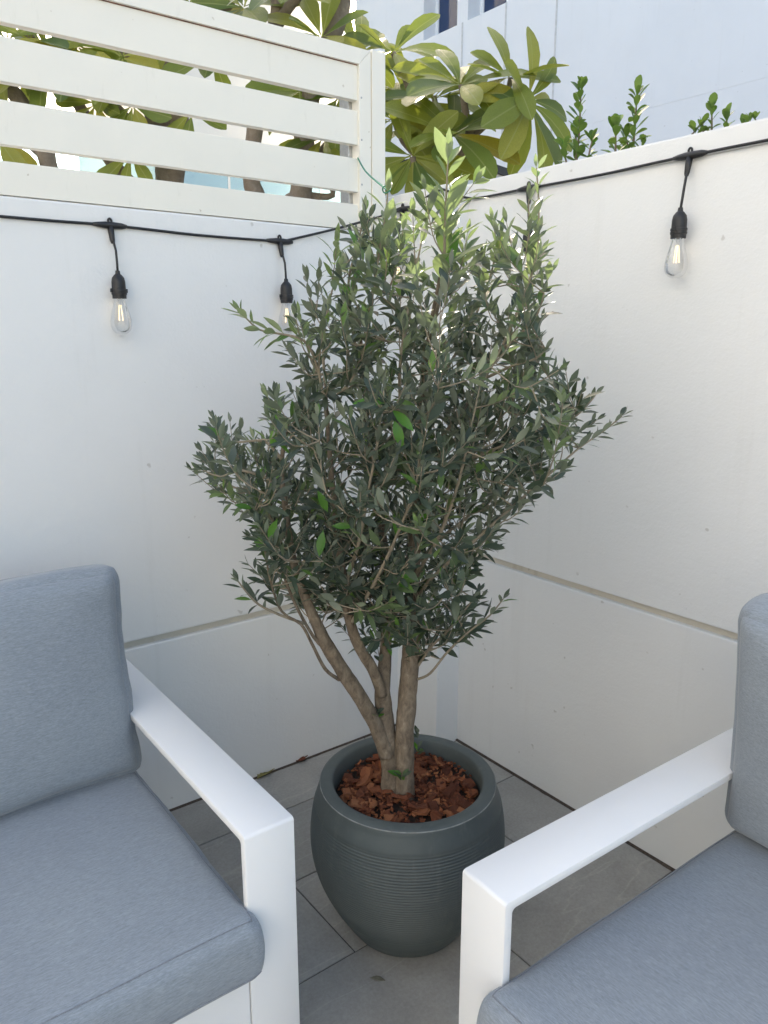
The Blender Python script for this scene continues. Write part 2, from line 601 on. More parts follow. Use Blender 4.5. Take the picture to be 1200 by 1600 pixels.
# crumbs of dirt caught where the tiles meet the walls
M['crumbs'] = simple('brown_dirt', (0.075, 0.055, 0.042), 0.95, 0.4, 150, 0.5)
def dirt_strip(a, b, inward, seed):
    a, b, inward = Vector(a), Vector(b), Vector(inward)
    n_ = int((b - a).length / 0.012)
    v_, f_ = [], []
    for i in range(n_ + 1):
        p = a.lerp(b, i / n_)
        k_ = 0.0075 + 0.006 * mnoise.noise(Vector((i * 0.13, seed, 0))) + 0.004 * mnoise.noise(Vector((i * 0.7, seed, 2)))
        k_ = max(0.002, k_)
        v_ += [p + Vector((0, 0, 0.004)) - inward * 0.001, p + inward * k_ * 0.5 + Vector((0, 0, 0.0025)), p + inward * (k_ + 0.001) + Vector((0, 0, 0.0006))]
        if i:
            q = i * 3
            f_ += [(q - 3, q - 2, q + 1, q), (q - 2, q - 1, q + 2, q + 1)]
    return mesh('joint_dirt', v_, f_, M['crumbs'], floor)
dirt_strip((-3.3, YL, 0), (XP, YL, 0), (0, -1, 0), 1.0)
dirt_strip((XR, YP, 0), (XR, -3.4, 0), (-1, 0, 0), 5.0)

# ---- left wall
GL = 0.572
lw = empty('garden_wall', (-1.7, YL, 0))
tag(lw, 'white plastered garden wall below the cream slat fence', 'wall')
def in_parent(o, p):
    o.parent = p
    o.matrix_parent_inverse = Matrix.LocRotScale(p.location, p.rotation_euler, None).inverted()
    return o
LWX0, LWX1 = -3.4, XP + 0.10
in_parent(box('lower_panel', (LWX0, YL, -0.06), (LWX1, YL + 0.18, GL - 0.011), M['wall'], bev=0.004), lw)
in_parent(box('groove', (LWX0, YL + 0.018, GL - 0.011), (LWX1, YL + 0.17, GL + 0.011), M['ledge']), lw)
o = box('upper_panel', (LWX0, YL, GL + 0.011), (LWX1, YL + 0.18, 1.777), M['wall'], bev=0.006)
in_parent(o, lw)

# ---- right wall
GR = 0.722
rw = empty('garden_wall', (XR, -1.7, 0))
tag(rw, 'taller white plastered garden wall on the right with shrubs behind it', 'wall')
RWY0 = -3.6
in_parent(box('lower_panel', (XR, RWY0, -0.06), (XR + 0.17, YP + 0.06, GR - 0.011), M['wall'], bev=0.004), rw)
in_parent(box('groove', (XR + 0.018, RWY0, GR - 0.011), (XR + 0.16, YP + 0.05, GR + 0.011), M['ledge']), rw)
in_parent(box('upper_panel', (XR, RWY0, GR + 0.011), (XR + 0.17, YP + 0.06, 1.862), M['wall'], bev=0.003), rw)
in_parent(box('coping', (XR - 0.004, RWY0, 1.862), (XR + 0.175, YP + 0.03, 1.915), M['wall'], bev=0.005), rw)
in_parent(box('corner_pier', (XP, YP, -0.06), (XR + 0.166, 0.62, 1.904), M['wall'], bev=0.005), rw)

# ================================================================== SLAT FENCE
fen = empty('slat_fence', (-1.7, YL + 0.03, 1.777))
tag(fen, 'cream painted horizontal slat fence standing on the left wall', 'fence')
FX0, FX1 = -3.4, -0.250
FY = YL + 0.004
for z0, z1 in ((1.780, 1.856), (1.893, 1.991), (2.031, 2.128), (2.158, 2.2555)):
    in_parent(box('slat', (FX0, FY, z0), (FX1 + 0.004, FY + 0.026, z1), M['fence'], bev=0.0015), fen)
# mitred frame: top rail and side strip
def mitre(name, pts, m):
    return in_parent(prism(name, pts, FY - 0.010, FY + 0.040, m, bev=0.0012), fen)
mitre('top_rail', [(FX0, 2.2575), (FX1, 2.2575), (FX1 + 0.0445, 2.302), (FX0, 2.302)], M['fence'])
mitre('side_strip', [(FX1, 1.781), (FX1 + 0.0445, 1.781), (FX1 + 0.0445, 2.3015), (FX1, 2.257)], M['fence'])
in_parent(box('joint_line', (-1.1, FY - 0.0015, 2.2553), (FX1, FY + 0.02, 2.2578), M['rust']), fen)
in_parent(box('sealant_bead', (FX1 + 0.0445, FY - 0.008, 1.782), (FX1 + 0.0475, FY + 0.03, 2.300), M['sealant']), fen)
in_parent(box('post', (FX1 + 0.0475, FY - 0.012, 1.781), (FX1 + 0.099, FY + 0.055, 2.306), M['fence'], bev=0.0015), fen)
in_parent(box('back_post', (FX1 - 0.014, FY + 0.03, 1.78), (FX1 + 0.02, FY + 0.08, 2.25), M['screw'], bev=0.002), fen)
in_parent(box('back_post', (-2.05, FY + 0.03, 1.78), (-1.99, FY + 0.09, 2.25), M['fence'], bev=0.002), fen)
for z in (2.165, 2.045, 1.915, 1.81):
    v, f = lathe_data([(0.0, 0.0016), (0.002, 0.0014), (0.0032, 0.0)], 10)
    o = mesh('screw', [(x, -zz, y) for x, y, zz in v], f, M['screw'], smooth=True)
    o.location = (FX1 + 0.008, FY - 0.0100, z)
    in_parent(o, fen)

# ================================================================== CHAIRS
def arm_frame(parent, s):
    """bent flat bar: front leg, armrest and rear leg in one loop, s = side"""
    t = 0.016
    D, H = 0.905, 0.62
    x1, x0 = s * 0.42, s * 0.322
    o_ = [(0, 0), (0, H), (D, H), (D, 0), (D - t, 0), (D - t, H - t), (t, H - t), (t, 0)]
    bm = bmesh.new()
    v0 = [bm.verts.new((x0, y, z)) for y, z in o_]
    v1 = [bm.verts.new((x1, y, z)) for y, z in o_]
    bm.faces.new(v0); bm.faces.new(v1[::-1])
    for i in range(8):
        j = (i + 1) % 8
        bm.faces.new((v0[j], v0[i], v1[i], v1[j]))
    bmesh.ops.recalc_face_normals(bm, faces=bm.faces[:])
    bm.edges.ensure_lookup_table()
    # larger radius on the bends, small one on the long edges
    bend = [e for e in bm.edges if abs(e.verts[0].co.x - e.verts[1].co.x) > 0.05 and e.verts[0].co.z > 0.3]
    bmesh.ops.bevel(bm, geom=bend, offset=0.007, segments=3, profile=0.5, affect='EDGES')
    sharp = [e for e in bm.edges if len(e.link_faces) == 2 and e.calc_face_angle(0) > R(60)]
    bmesh.ops.bevel(bm, geom=sharp, offset=0.0022, segments=2, profile=0.5, affect='EDGES')
    o = bm_obj('arm_frame', bm, M['frame'], parent)
    o.data.shade_smooth(); o.data.set_sharp_from_angle(angle=R(35))
    return o


def make_chair(loc, rz, label):
    ch = empty('armchair', loc, rz)
    tag(ch, label, 'armchair', 'white metal patio armchairs')
    for s in (-1, 1): arm_frame(ch, s)
    box('front_apron', (-0.3205, 0.003, 0.20), (0.3205, 0.030, 0.358), M['frame'], ch, 0.002)
    for s in (-1, 1):
        box('side_rail', (s * 0.285 - 0.034, 0.031, 0.25), (s * 0.285 + 0.034, 0.885, 0.345), M['frame'], ch, 0.002)
    box('rear_rail', (-0.3205, 0.858, 0.22), (0.3205, 0.888, 0.352), M['frame'], ch, 0.002)
    for k in range(7):
        y = 0.08 + k * 0.11
        box('seat_slat', (-0.25, y, 0.318), (0.25, y + 0.07, 0.335), M['frame'], ch, 0.002)
    box('backrest_rail', (-0.321, 0.865, 0.585), (0.321, 0.889, 0.66), M['frame'], ch, 0.003)
    for k in range(4):
        x = -0.24 + k * 0.16
        box('backrest_slat', (x - 0.03, 0.866, 0.353), (x + 0.03, 0.884, 0.584), M['frame'], ch, 0.002)
    return ch


def cushion_mesh(name, W, D, H, rad, crown, seed, wr=0.004, puff=0.0, ears=0.0):
    """upholstered slab: x width, y depth, z thickness, centred on the origin"""
    def axis_pts(n):
        t = np.linspace(-1, 1, n)
        return np.sign(t) * (1 - (1 - np.abs(t)) ** 1.5)
    nx, ny, nz = 56, 48, 16
    ax, ay, az = axis_pts(nx), axis_pts(ny), axis_pts(nz)
    idx, verts, faces = {}, [], []
    def vid(i, j, k):
        q = (i, j, k)
        if q not in idx:
            idx[q] = len(verts); verts.append((ax[i], ay[j], az[k]))
        return idx[q]
    for i in range(nx - 1):
        for j in range(ny - 1):
            faces.append((vid(i, j, nz - 1), vid(i + 1, j, nz - 1), vid(i + 1, j + 1, nz - 1), vid(i, j + 1, nz - 1)))
            faces.append((vid(i, j, 0), vid(i, j + 1, 0), vid(i + 1, j + 1, 0), vid(i + 1, j, 0)))
    for i in range(nx - 1):
        for k in range(nz - 1):
            faces.append((vid(i, 0, k), vid(i + 1, 0, k), vid(i + 1, 0, k + 1), vid(i, 0, k + 1)))
            faces.append((vid(i, ny - 1, k), vid(i, ny - 1, k + 1), vid(i + 1, ny - 1, k + 1), vid(i + 1, ny - 1, k)))
    for j in range(ny - 1):
        for k in range(nz - 1):
            faces.append((vid(0, j, k), vid(0, j, k + 1), vid(0, j + 1, k + 1), vid(0, j + 1, k)))
            faces.append((vid(nx - 1, j, k), vid(nx - 1, j + 1, k), vid(nx - 1, j + 1, k + 1), vid(nx - 1, j, k + 1)))
    outv = []
    h = Vector((W / 2, D / 2, H / 2))
    for u, v, w_ in verts:
        p = Vector((u * h.x, v * h.y, w_ * h.z))
        c = Vector([max(-(h[q] - rad), min(h[q] - rad, p[q])) for q in range(3)])
        d = p - c
        if d.length > 1e-7: p = c + d.normalized() * rad
        e = (1 - u * u) * (1 - v * v)
        p.z += crown * w_ * (e ** 0.6)
        # side walls belly out a little
        p.x += 0.010 * (u if abs(u) > 0.8 else 0) * (1 - w_ * w_) * (abs(u) - 0.8) * 5
        p.y += 0.010 * (v if abs(v) > 0.8 else 0) * (1 - w_ * w_) * (abs(v) - 0.8) * 5
        # corners drawn in or out, edges wavering
        p.z *= 1 - puff * (max(abs(u), abs(v)) ** 6)
        p.x *= 1 + ears * (abs(v) ** 4) * 0.5 - ears * 0.5 * (1 - v * v)
        p.y *= 1 + ears * (abs(u) ** 6) * 0.6
        q = p * 4.5 + Vector((seed, seed * 2, 0))
        n3 = Vector((mnoise.noise(q), mnoise.noise(q + Vector((9, 0, 0))), mnoise.noise(q + Vector((0, 9, 0)))))
        q2 = Vector((p.x * 9, p.y * 22, p.z * 14)) + Vector((seed, 3, 1))
        edge = max(abs(u), abs(v)) ** 3
        p += n3 * wr
        p += Vector((0.4, 0.3, 1.0)) * mnoise.noise(q2) * wr * 0.7 * edge
        outv.append(p)
    me = bpy.data.meshes.new(name)
    me.from_pydata([tuple(v) for v in outv], [], faces)
    me.materials.append(M['fabric'])
    me.update()
    me.shade_smooth()
    def surf_line(j_fix, k, lift):
        return [outv[vid(i, j_fix, k)] + lift for i in range(2, nx - 2)]
    def side_line(i_fix, k, lift):
        return [outv[vid(i_fix, j, k)] + lift for j in range(2, ny - 2)]
    return me, surf_line, side_line, nz, nx, ny


def seam(parent, pts, r=0.0011):
    v, f = tube_data([Vector(p) for p in pts], [r] * len(pts), 6)
    return mesh('seam', v, f, M['thread'], parent, smooth=True)


def place_cushions(ch_loc, rz, which, seed, lab_seat, lab_back, side, by=0.505, lean=R(11), bx=0.002):
    root_m = Matrix.Translation(ch_loc) @ Matrix.Rotation(rz, 4, 'Z')
    # seat: front edge hangs a little over the apron
    D, H = 0.74, 0.125
    me, fl, sl, nz, nx, ny = cushion_mesh('seat_cushion', 0.655, D, H, 0.026, 0.012, seed, 0.0032)
    o = link_mesh('seat_cushion', me)
    o.matrix_world = root_m @ Matrix.Translation((0.0, -0.040 + D / 2, 0.359 + H / 2))
    tag(o, lab_seat, 'cushion', 'grey seat cushions')
    seam(o, fl(2, nz - 1, Vector((0, 0, 0.0002))))
    seam(o, fl(0, 4, Vector((0, -0.0002, 0))))
    seam(o, sl(2 if side < 0 else nx - 3, nz - 1, Vector((0, 0, 0.0002))))
    # back: stands on the seat and leans on the backrest
    Hb, Tb = 0.468, 0.175
    me, fl, sl, nz, nx, ny = cushion_mesh('back_cushion', 0.668, Hb, Tb, 0.036, 0.026, seed + 5, 0.0085, 0.16, 0.02)
    b = link_mesh('back_cushion', me)
    # cushion local: y -> up, z -> towards the sitter
    base = Matrix(((1, 0, 0, 0), (0, 0, -1, 0), (0, 1, 0, 0), (0, 0, 0, 1)))
    b.matrix_world = root_m @ Matrix.Translation((bx, by, 0.489)) @ Matrix.Rotation(-lean, 4, 'X') @ Matrix.Translation((0, Tb / 2, Hb / 2)) @ base
    tag(b, lab_back, 'cushion', 'grey back cushions')
    seam(b, sl(nx - 1 if side > 0 else 0, 4, Vector((side * 0.0002, 0, 0))))
    seam(b, fl(ny - 1, 4, Vector((0, 0.0002, 0))))


LC, LR = Vector((-1.571, -0.810, 0)), 0.0
RC, RR = Vector((-1.019, -1.511, 0)), R(-91.5)
make_chair(LC, LR, 'white metal armchair with its back to the slat fence wall')
make_chair(RC, RR, 'white metal armchair with its back to the taller right wall')
place_cushions(LC, LR, 0, 1.3, 'heather grey seat cushion on the left armchair', 'heather grey back cushion of the left armchair below the string light', 1)
place_cushions(RC, RR, 1, 8.1, 'heather grey seat cushion on the right armchair', 'heather grey back cushion of the right armchair cut by the photo edge', -1, 0.60, R(-4), 0.0)

# ================================================================== POT
PC = Vector((-0.685, -0.556, 0))
pot = empty('plant_pot', PC)
tag(pot, 'large round dark grey ribbed planter pot on the tiled floor', 'pot')
prof_key = [(0.128, 0.0), (0.142, 0.004), (0.163, 0.035), (0.192, 0.085), (0.217, 0.14), (0.2335, 0.195), (0.2395, 0.245), (0.237, 0.295), (0.2285, 0.345), (0.2150, 0.392)]
def pot_r(z):
    for (r0, z0), (r1, z1) in zip(prof_key, prof_key[1:]):
        if z <= z1:
            t = (z - z0) / (z1 - z0)
            i = prof_key.index((r0, z0))
            rm = prof_key[max(i - 1, 0)]; rp = prof_key[min(i + 2, len(prof_key) - 1)]
            p0, p1, p2, p3 = rm[0], r0, r1, rp[0]
            return 0.5 * (2 * p1 + (p2 - p0) * t + (2 * p0 - 5 * p1 + 4 * p2 - p3) * t * t + (3 * p1 - p0 - 3 * p2 + p3) * t ** 3)
    return prof_key[-1][0]
prof = [(0.0, 0.0), (0.126, 0.0), (0.136, 0.002)]
z = 0.006
while z < 0.085:
    prof.append((pot_r(z), z)); z += 0.008
rib = 0.0072
z = 0.085
while z < 0.338:      # turned ribs
    a = min(1.0, (z - 0.075) / 0.07)
    for q, d in ((0.0, -0.0028), (0.2, -0.0006), (0.5, 0.0008), (0.8, -0.0006)):
        prof.append((pot_r(z + q * rib) + d * a, z + q * rib))
    z += rib
while z < 0.388:
    prof.append((pot_r(z), z)); z += 0.008
prof += [(0.2162, 0.389), (0.2148, 0.3935), (0.2125, 0.3962), (0.208, 0.3985), (0.200, 0.3998), (0.190, 0.3996), (0.1845, 0.3980), (0.1818, 0.394), (0.1806, 0.380), (0.1800, 0.30), (0.17, 0.22), (0.0, 0.22)]
lathe('body', prof, M['pot'], pot, 128)
M['rimline'] = simple('worn_pale_rim', (0.21, 0.22, 0.21), 0.6, 0.4, 40)
lathe('rim_edge', [(0.2146, 0.3936), (0.2155, 0.3934), (0.2150, 0.3943), (0.2138, 0.3955), (0.2134, 0.3949)], M['rimline'], pot, 128)

# mulch
mul = empty('bark_mulch', PC + Vector((0, 0, 0.34)))
tag(mul, 'red brown pine bark chips covering the soil in the pot', 'bark mulch')
MZ = 0.364
sv, sf = [(0, 0, 0)], []
for k, rr in enumerate((0.05, 0.1, 0.14, 0.1785)):
    for i in range(40):
        a = 2 * math.pi * i / 40
        sv.append((rr * math.cos(a), rr * math.sin(a), 0.008 * mnoise.noise(Vector((rr * 20 * math.cos(a), rr * 20 * math.sin(a), 3))) - 0.010))
for i in range(40):
    j = (i + 1) % 40
    sf.append((0, 1 + i, 1 + j))
    for k in range(3):
        sf.append((1 + k * 40 + i, 1 + (k + 1) * 40 + i, 1 + (k + 1) * 40 + j, 1 + k * 40 + j))
mesh('soil', sv, sf, M['soil'], mul, (0, 0, MZ - 0.34 - 0.006), True)

def chip_data(seed, flat=0.13):
    rr = random.Random(seed)
    n = rr.choice((5, 6, 7))
    ang = sorted(rr.uniform(0, 2 * math.pi) for _ in range(n))
    base = [(math.cos(a) * rr.uniform(0.65, 1.1), math.sin(a) * 0.62 * rr.uniform(0.6, 1.1)) for a in np.linspace(0, 2 * math.pi, n, endpoint=False) + np.array([rr.uniform(-0.25, 0.25) for _ in range(n)])]
    v = []
    for zz, sc_ in ((0.0, 1.0), (flat, 0.86)):
        for x, y in base:
            v.append((0.5 * x * sc_ + rr.uniform(-0.03, 0.03), 0.5 * y * sc_ + rr.uniform(-0.03, 0.03), zz + rr.uniform(-0.05, 0.05) + 0.18 * x * x))
    v.append((0, 0, flat * 1.1 + rr.uniform(-0.04, 0.06)))
    v.append((0, 0, -0.03))
    f = []
    for i in range(n):
        j = (i + 1) % n
        f.append((i, j, n + j, n + i)); f.append((n + i, n + j, 2 * n)); f.append((j, i, 2 * n + 1))
    return v, f
chip_me = []
for s in range(9):
    v, f = chip_data(s * 13 + 2)
    me = bpy.data.meshes.new('bark_chip'); me.from_pydata(v, [], f); me.materials.append(M['chip']); me.update()
    chip_me.append(me)
def chip_xform(size, rr_, zoff, tilt=0.45):
    r_ = 0.172 * math.sqrt(random.random()) if rr_ is None else rr_
    a = random.uniform(0, 2 * math.pi)
    lim = 0.174 - size * 0.42
    r_ = min(r_, lim)
    return Matrix.Translation((r_ * math.cos(a), r_ * math.sin(a), MZ - 0.34 + zoff)) @ Matrix.Rotation(random.uniform(0, 6.28), 4, 'Z') @ Matrix.Rotation(random.gauss(0, tilt), 4, 'X') @ Matrix.Rotation(random.gauss(0, tilt * 0.7), 4, 'Y')
for k in range(230):
    s = random.choice((0.024, 0.030, 0.037, 0.044, 0.052)) * random.uniform(0.85, 1.15)
    if k < 14: s = random.uniform(0.050, 0.066)
    o = link_mesh('bark_chip', random.choice(chip_me), mul)
    o.matrix_basis = chip_xform(s, None, random.uniform(-0.012, 0.004) if k >= 14 else 0.0, 0.4 if k > 14 else 0.22) @ Matrix.Diagonal((s, s, s * random.uniform(0.5, 1.0), 1))
bv, bf = [], []
for k in range(900):
    v, f = chip_data(k + 500, 0.22)
    s = random.uniform(0.007, 0.020)
    mm = chip_xform(s, None, random.uniform(-0.014, 0.002), 0.6) @ Matrix.Diagonal((s, s * random.uniform(0.4, 1), s, 1))
    n0 = len(bv)
    bv += [mm @ Vector(q) for q in v]
    bf += [tuple(i + n0 for i in q) for q in f]
o = mesh('fine_bark', bv, bf, M['chip'], mul)
tag(o, kind='stuff')

# ================================================================== LEAF GEOMETRY
def leaf_shape(stations, fold=0.12, droop=0.10, curl=0.0):
    """stations: (t along length, half width); leaf of length 1 along +X, upper side +Z"""
    v, f = [], []
    for t, hw in stations:
        zc = -droop * t * t
        v += [(t, hw, zc + fold * hw + curl * hw * t), (t, 0, zc), (t, -hw, zc + fold * hw - curl * hw * t)]
    for i in range(len(stations) - 1):
        a = i * 3
        f += [(a + 4, a + 1, a + 0, a + 3)[::-1], (a + 5, a + 2, a + 1, a + 4)[::-1]]
    f = [q[::-1] for q in f]
    return np.array(v), f

def check_up(v, f):
    a, b, c = (Vector(v[f[0][i]]) for i in (0, 1, 2))
    return (b - a).cross(c - a).z > 0
OL = [(0, 0.014), (0.07, 0.022), (0.2, 0.090), (0.4, 0.150), (0.62, 0.150), (0.83, 0.085), (1.0, 0.004)]
FR = [(0, 0.014), (0.09, 0.016), (0.25, 0.07), (0.45, 0.130), (0.65, 0.172), (0.82, 0.165), (0.94, 0.105), (1.0, 0.02)]
HD = [(0, 0.03), (0.15, 0.06), (0.4, 0.20), (0.65, 0.27), (0.85, 0.22), (0.97, 0.10), (1.0, 0.02)]
def variants(st, kinds, name, m):
    outs = []
    for fo, dr, cu in kinds:
        v, f = leaf_shape(st, fo, dr, cu)
        if not check_up(v, f): f = [q[::-1] for q in f]
        me = bpy.data.meshes.new(name)
        me.from_pydata([tuple(x) for x in v], [], f)
        me.materials.append(m); me.update(); me.shade_smooth()
        outs.append((me, v, f))
    return outs
OLV = variants(OL, [(0.35, 0.10, 0), (0.2, 0.22, 0.2), (0.5, -0.06, -0.2), (0.15, 0.16, 0.4)], 'leaf', M['oleaf'])
OYV = variants(OL, [(0.35, 0.12, 0), (0.2, 0.25, 0.2), (0.4, -0.05, -0.3)], 'leaf', M['oleaf_young'])
OVV = variants(OL, [(0.35, 0.15, 0.1), (0.25, 0.3, -0.2)], 'leaf', M['vivid'])
FRV = variants(FR, [(0.30, 0.16, 0), (0.22, 0.34, 0.1), (0.42, 0.05, -0.1), (0.2, 0.50, 0.15)], 'leaf', M['fleaf'])
HDV = variants(HD, [(0.25, 0.10, 0), (0.35, 0.22, 0.1), (0.15, -0.08, 0)], 'leaf', M['hleaf'])

def leaf_matrix(p, d, up, L, wide=1.0):
    x = d.normalized()
    y = up.cross(x)
    if y.length < 1e-5: y = x.orthogonal()
    y.normalize()
    zz = x.cross(y)
    m = Matrix((x, y, zz)).transposed().to_4x4()
    return Matrix.Translation(p) @ m @ Matrix.Diagonal((L, L * wide, L, 1))

# ================================================================== OLIVE TREE
TB = PC + Vector((0, 0, MZ))
olive = empty('olive_tree', TB)
tag(olive, 'multi stemmed olive tree with silvery leaves growing in the dark pot', 'olive tree')
tree_depth = (PC - CAM).dot(Fh)

def P(px, py, dd=0.0):
    return at_depth(px, py, tree_depth + dd)

def rel(pts):  # to tree local
    return [p - TB for p in pts]
PXM = 1.0 / (F_PX / (tree_depth * 1.0))      # rough metres per pixel at the tree
nodes = []       # (point, radius) available to attach twigs
def limb(name, pts, radii_px, sides=12, rough=0.09, step=0.012, seed=0, attach_from=0.35, mat=None):
    wp = [P(*p) for p in pts]
    rr = [r * PXM for r in radii_px]
    p, r = spline(wp, rr, step)
    v, f = tube_data(p, r, sides, rough, seed=seed)
    mesh(name, rel(v), f, mat or M['obark'], olive, smooth=True)
    n = len(p)
    for i in range(int(n * attach_from), n, 2): nodes.append((p[i], r[i]))
    return p, r

limb('trunk', [(631, 1246, -0.01), (632, 1200, -0.01), (632, 1150, -0.01), (637, 1085, -0.0), (642, 1020, 0.0), (645, 960, 0.01), (645, 900, 0.02), (648, 830, 0.02), (656, 775, 0.03), (655, 700, 0.04), (660, 610, 0.04), (672, 520, 0.03), (688, 430, 0.02)],
     [20, 16.5, 16.2, 16, 15.4, 13.6, 12.5, 11.5, 10, 8, 6, 4.2, 2.4], 16, 0.10, 0.011, 1.0, 0.22)
limb('trunk', [(612, 1240, 0.0), (611, 1195, 0.0), (604, 1150, 0.0), (599, 1100, 0.0), (598, 1070, 0.0), (603, 1010, 0.04), (604, 940, 0.06), (600, 860, 0.08), (588, 780, 0.10), (575, 690, 0.12), (570, 600, 0.12), (560, 500, 0.10)],
     [20, 17.5, 17, 14.5, 12.6, 10.2, 9.2, 8.2, 7, 5.6, 4.2, 2.2], 16, 0.10, 0.011, 2.0, 0.25)
limb('limb', [(605, 1180, -0.01), (588, 1135, -0.02), (566, 1095, -0.04), (538, 1052, -0.06), (512, 1010, -0.08), (490, 965, -0.10), (462, 890, -0.12), (448, 810, -0.14), (440, 730, -0.14), (450, 660, -0.12)],
     [14, 13, 12.6, 12, 11, 8.6, 6, 4.6, 3.4, 2.0], 14, 0.12, 0.011, 3.0, 0.45)
limb('limb', [(598, 1085, -0.01), (582, 1045, -0.03), (562, 1012, -0.05), (548, 975, -0.06), (538, 920, -0.08), (528, 840, -0.10), (520, 760, -0.10), (512, 670, -0.08), (508, 580, -0.05)],
     [10, 9.4, 9, 8.4, 7.0, 5.6, 4.4, 3.2, 2.0], 12, 0.10, 0.011, 4.0, 0.4)
# slender branches
BR = [
    [(530, 1062, -0.06), (508, 1045, -0.10), (487, 1005, -0.13), (470, 975, -0.15), (440, 955, -0.17), (422, 905, -0.18), (412, 850, -0.18), (398, 790, -0.19)],
    [(516, 1020, -0.07), (490, 995, -0.10), (455, 930, -0.12), (436, 870, -0.10), (425, 800, -0.08), (415, 720, -0.05)],
    [(478, 975, -0.13), (440, 962, -0.17), (405, 945, -0.20), (385, 925, -0.22), (372, 908, -0.23)],
    [(650, 1062, 0.0), (672, 1052, -0.06), (700, 1018, -0.10), (735, 985, -0.13), (765, 962, -0.14), (786, 936, -0.15)],
    [(650, 1045, 0.0), (675, 1010, -0.05), (700, 985, -0.09), (725, 955, -0.10), (740, 935, -0.11)],
    [(648, 950, 0.0), (665, 915, -0.06), (700, 880, -0.10), (735, 850, -0.12), (775, 815, -0.12), (820, 775, -0.11), (865, 735, -0.10), (905, 700, -0.08), (945, 672, -0.06), (972, 650, -0.05)],
    [(652, 880, 0.02), (690, 840, 0.08), (740, 800, 0.14), (790, 755, 0.18), (830, 710, 0.2), (858, 660, 0.2)],
    [(656, 770, 0.03), (690, 735, -0.03), (740, 715, -0.08), (800, 690, -0.1), (850, 668, -0.1), (900, 650, -0.1), (930, 618, -0.1)],
    [(657, 720, 0.03), (700, 670, -0.02), (745, 610, -0.05), (785, 540, -0.06), (815, 470, -0.05), (838, 400, -0.02), (842, 330, 0.0), (838, 262, 0.0)],
    [(658, 640, 0.04), (690, 590, 0.1), (730, 520, 0.12), (760, 450, 0.12), (775, 390, 0.1), (770, 345, 0.1)],
    [(672, 530, 0.0), (688, 460, -0.09), (694, 400, -0.13), (696, 330, -0.14), (700, 250, -0.14)],
    [(575, 640, 0.11), (572, 560, 0.04), (580, 470, -0.02), (592, 400, -0.03), (602, 340, -0.02), (606, 298, -0.02)],
    [(570, 600, 0.12), (552, 520, 0.1), (545, 440, 0.06), (560, 380, 0.04), (568, 335, 0.04)],
    [(512, 670, -0.08), (500, 590, -0.1), (478, 535, -0.12), (440, 522, -0.13), (405, 515, -0.14), (376, 488, -0.15)],
    [(510, 620, -0.06), (505, 540, -0.02), (515, 470, 0.0), (530, 420, 0.0)],
    [(440, 760, -0.14), (410, 745, -0.17), (375, 735, -0.18), (345, 745, -0.18), (318, 735, -0.18)],
    [(442, 720, -0.14), (415, 690, -0.15), (385, 690, -0.16), (355, 690, -0.16), (335, 675, -0.16)],
    [(548, 975, -0.06), (580, 920, -0.16), (605, 870, -0.2), (635, 800, -0.24), (655, 730, -0.26), (660, 650, -0.24)],
    [(538, 920, -0.08), (560, 850, -0.18), (575, 770, -0.24), (590, 690, -0.26), (600, 610, -0.24)],
    [(645, 905, 0.0), (680, 850, -0.14), (705, 790, -0.2), (725, 720, -0.22), (740, 650, -0.2), (755, 580, -0.16)],
    [(600, 860, 0.08), (560, 800, 0.18), (520, 730, 0.22), (490, 650, 0.2), (480, 570, 0.15)],
    [(648, 830, 0.02), (680, 760, 0.2), (700, 690, 0.26), (715, 610, 0.26), (720, 540, 0.22)],
    [(655, 740, 0.03), (630, 660, -0.08), (625, 580, -0.14), (635, 500, -0.14), (650, 420, -0.1), (664, 352, -0.08)],
    [(785, 545, -0.06), (815, 520, -0.08), (840, 490, -0.09), (850, 458, -0.1)],
    [(760, 590, -0.05), (805, 570, -0.1), (838, 560, -0.12), (852, 545, -0.12)],
]
# where each branch ends: leaf length in metres and whether it is a young shoot
for k, b in enumerate(BR):
    n = len(b)
    r0 = 3.2 if k not in (2, 3, 4, 13, 14, 15, 16, 23, 24) else 2.4
    limb('branch', b, [r0 + (1.0 - r0) * i / (n - 1) for i in range(n)], 7, 0.06, 0.014, k * 3.1, 0.25, M['twig'] if k not in (0, 1) else M['obark'])

OUT = [(318, 745), (345, 690), (400, 665), (445, 650), (480, 600), (455, 560), (470, 520), (480, 440), (540, 400), (590, 350), (640, 370), (690, 330), (730, 350), (790, 370), (850, 370), (850, 460), (840, 540), (835, 600), (900, 620), (905, 680), (860, 740), (815, 800), (770, 840), (735, 870), (720, 930), (740, 970), (690, 1030), (640, 1040), (585, 1010), (530, 960), (470, 955), (430, 900), (400, 830), (370, 790), (330, 775)]
def inside(px, py):
    c = False
    n = len(OUT)
    for i in range(n):
        x0, y0 = OUT[i]; x1, y1 = OUT[(i + 1) % n]
        if (y0 > py) != (y1 > py) and px < (x1 - x0) * (py - y0) / (y1 - y0) + x0: c = not c
    return c
leaf_list = []    # (matrix, variant pool, variant id, length)
def put_leaf(p, d, up, L, pool, wide=1.0):
    leaf_list.append((leaf_matrix(p, d, up, L, wide), pool, random.randrange(len(pool)), L))

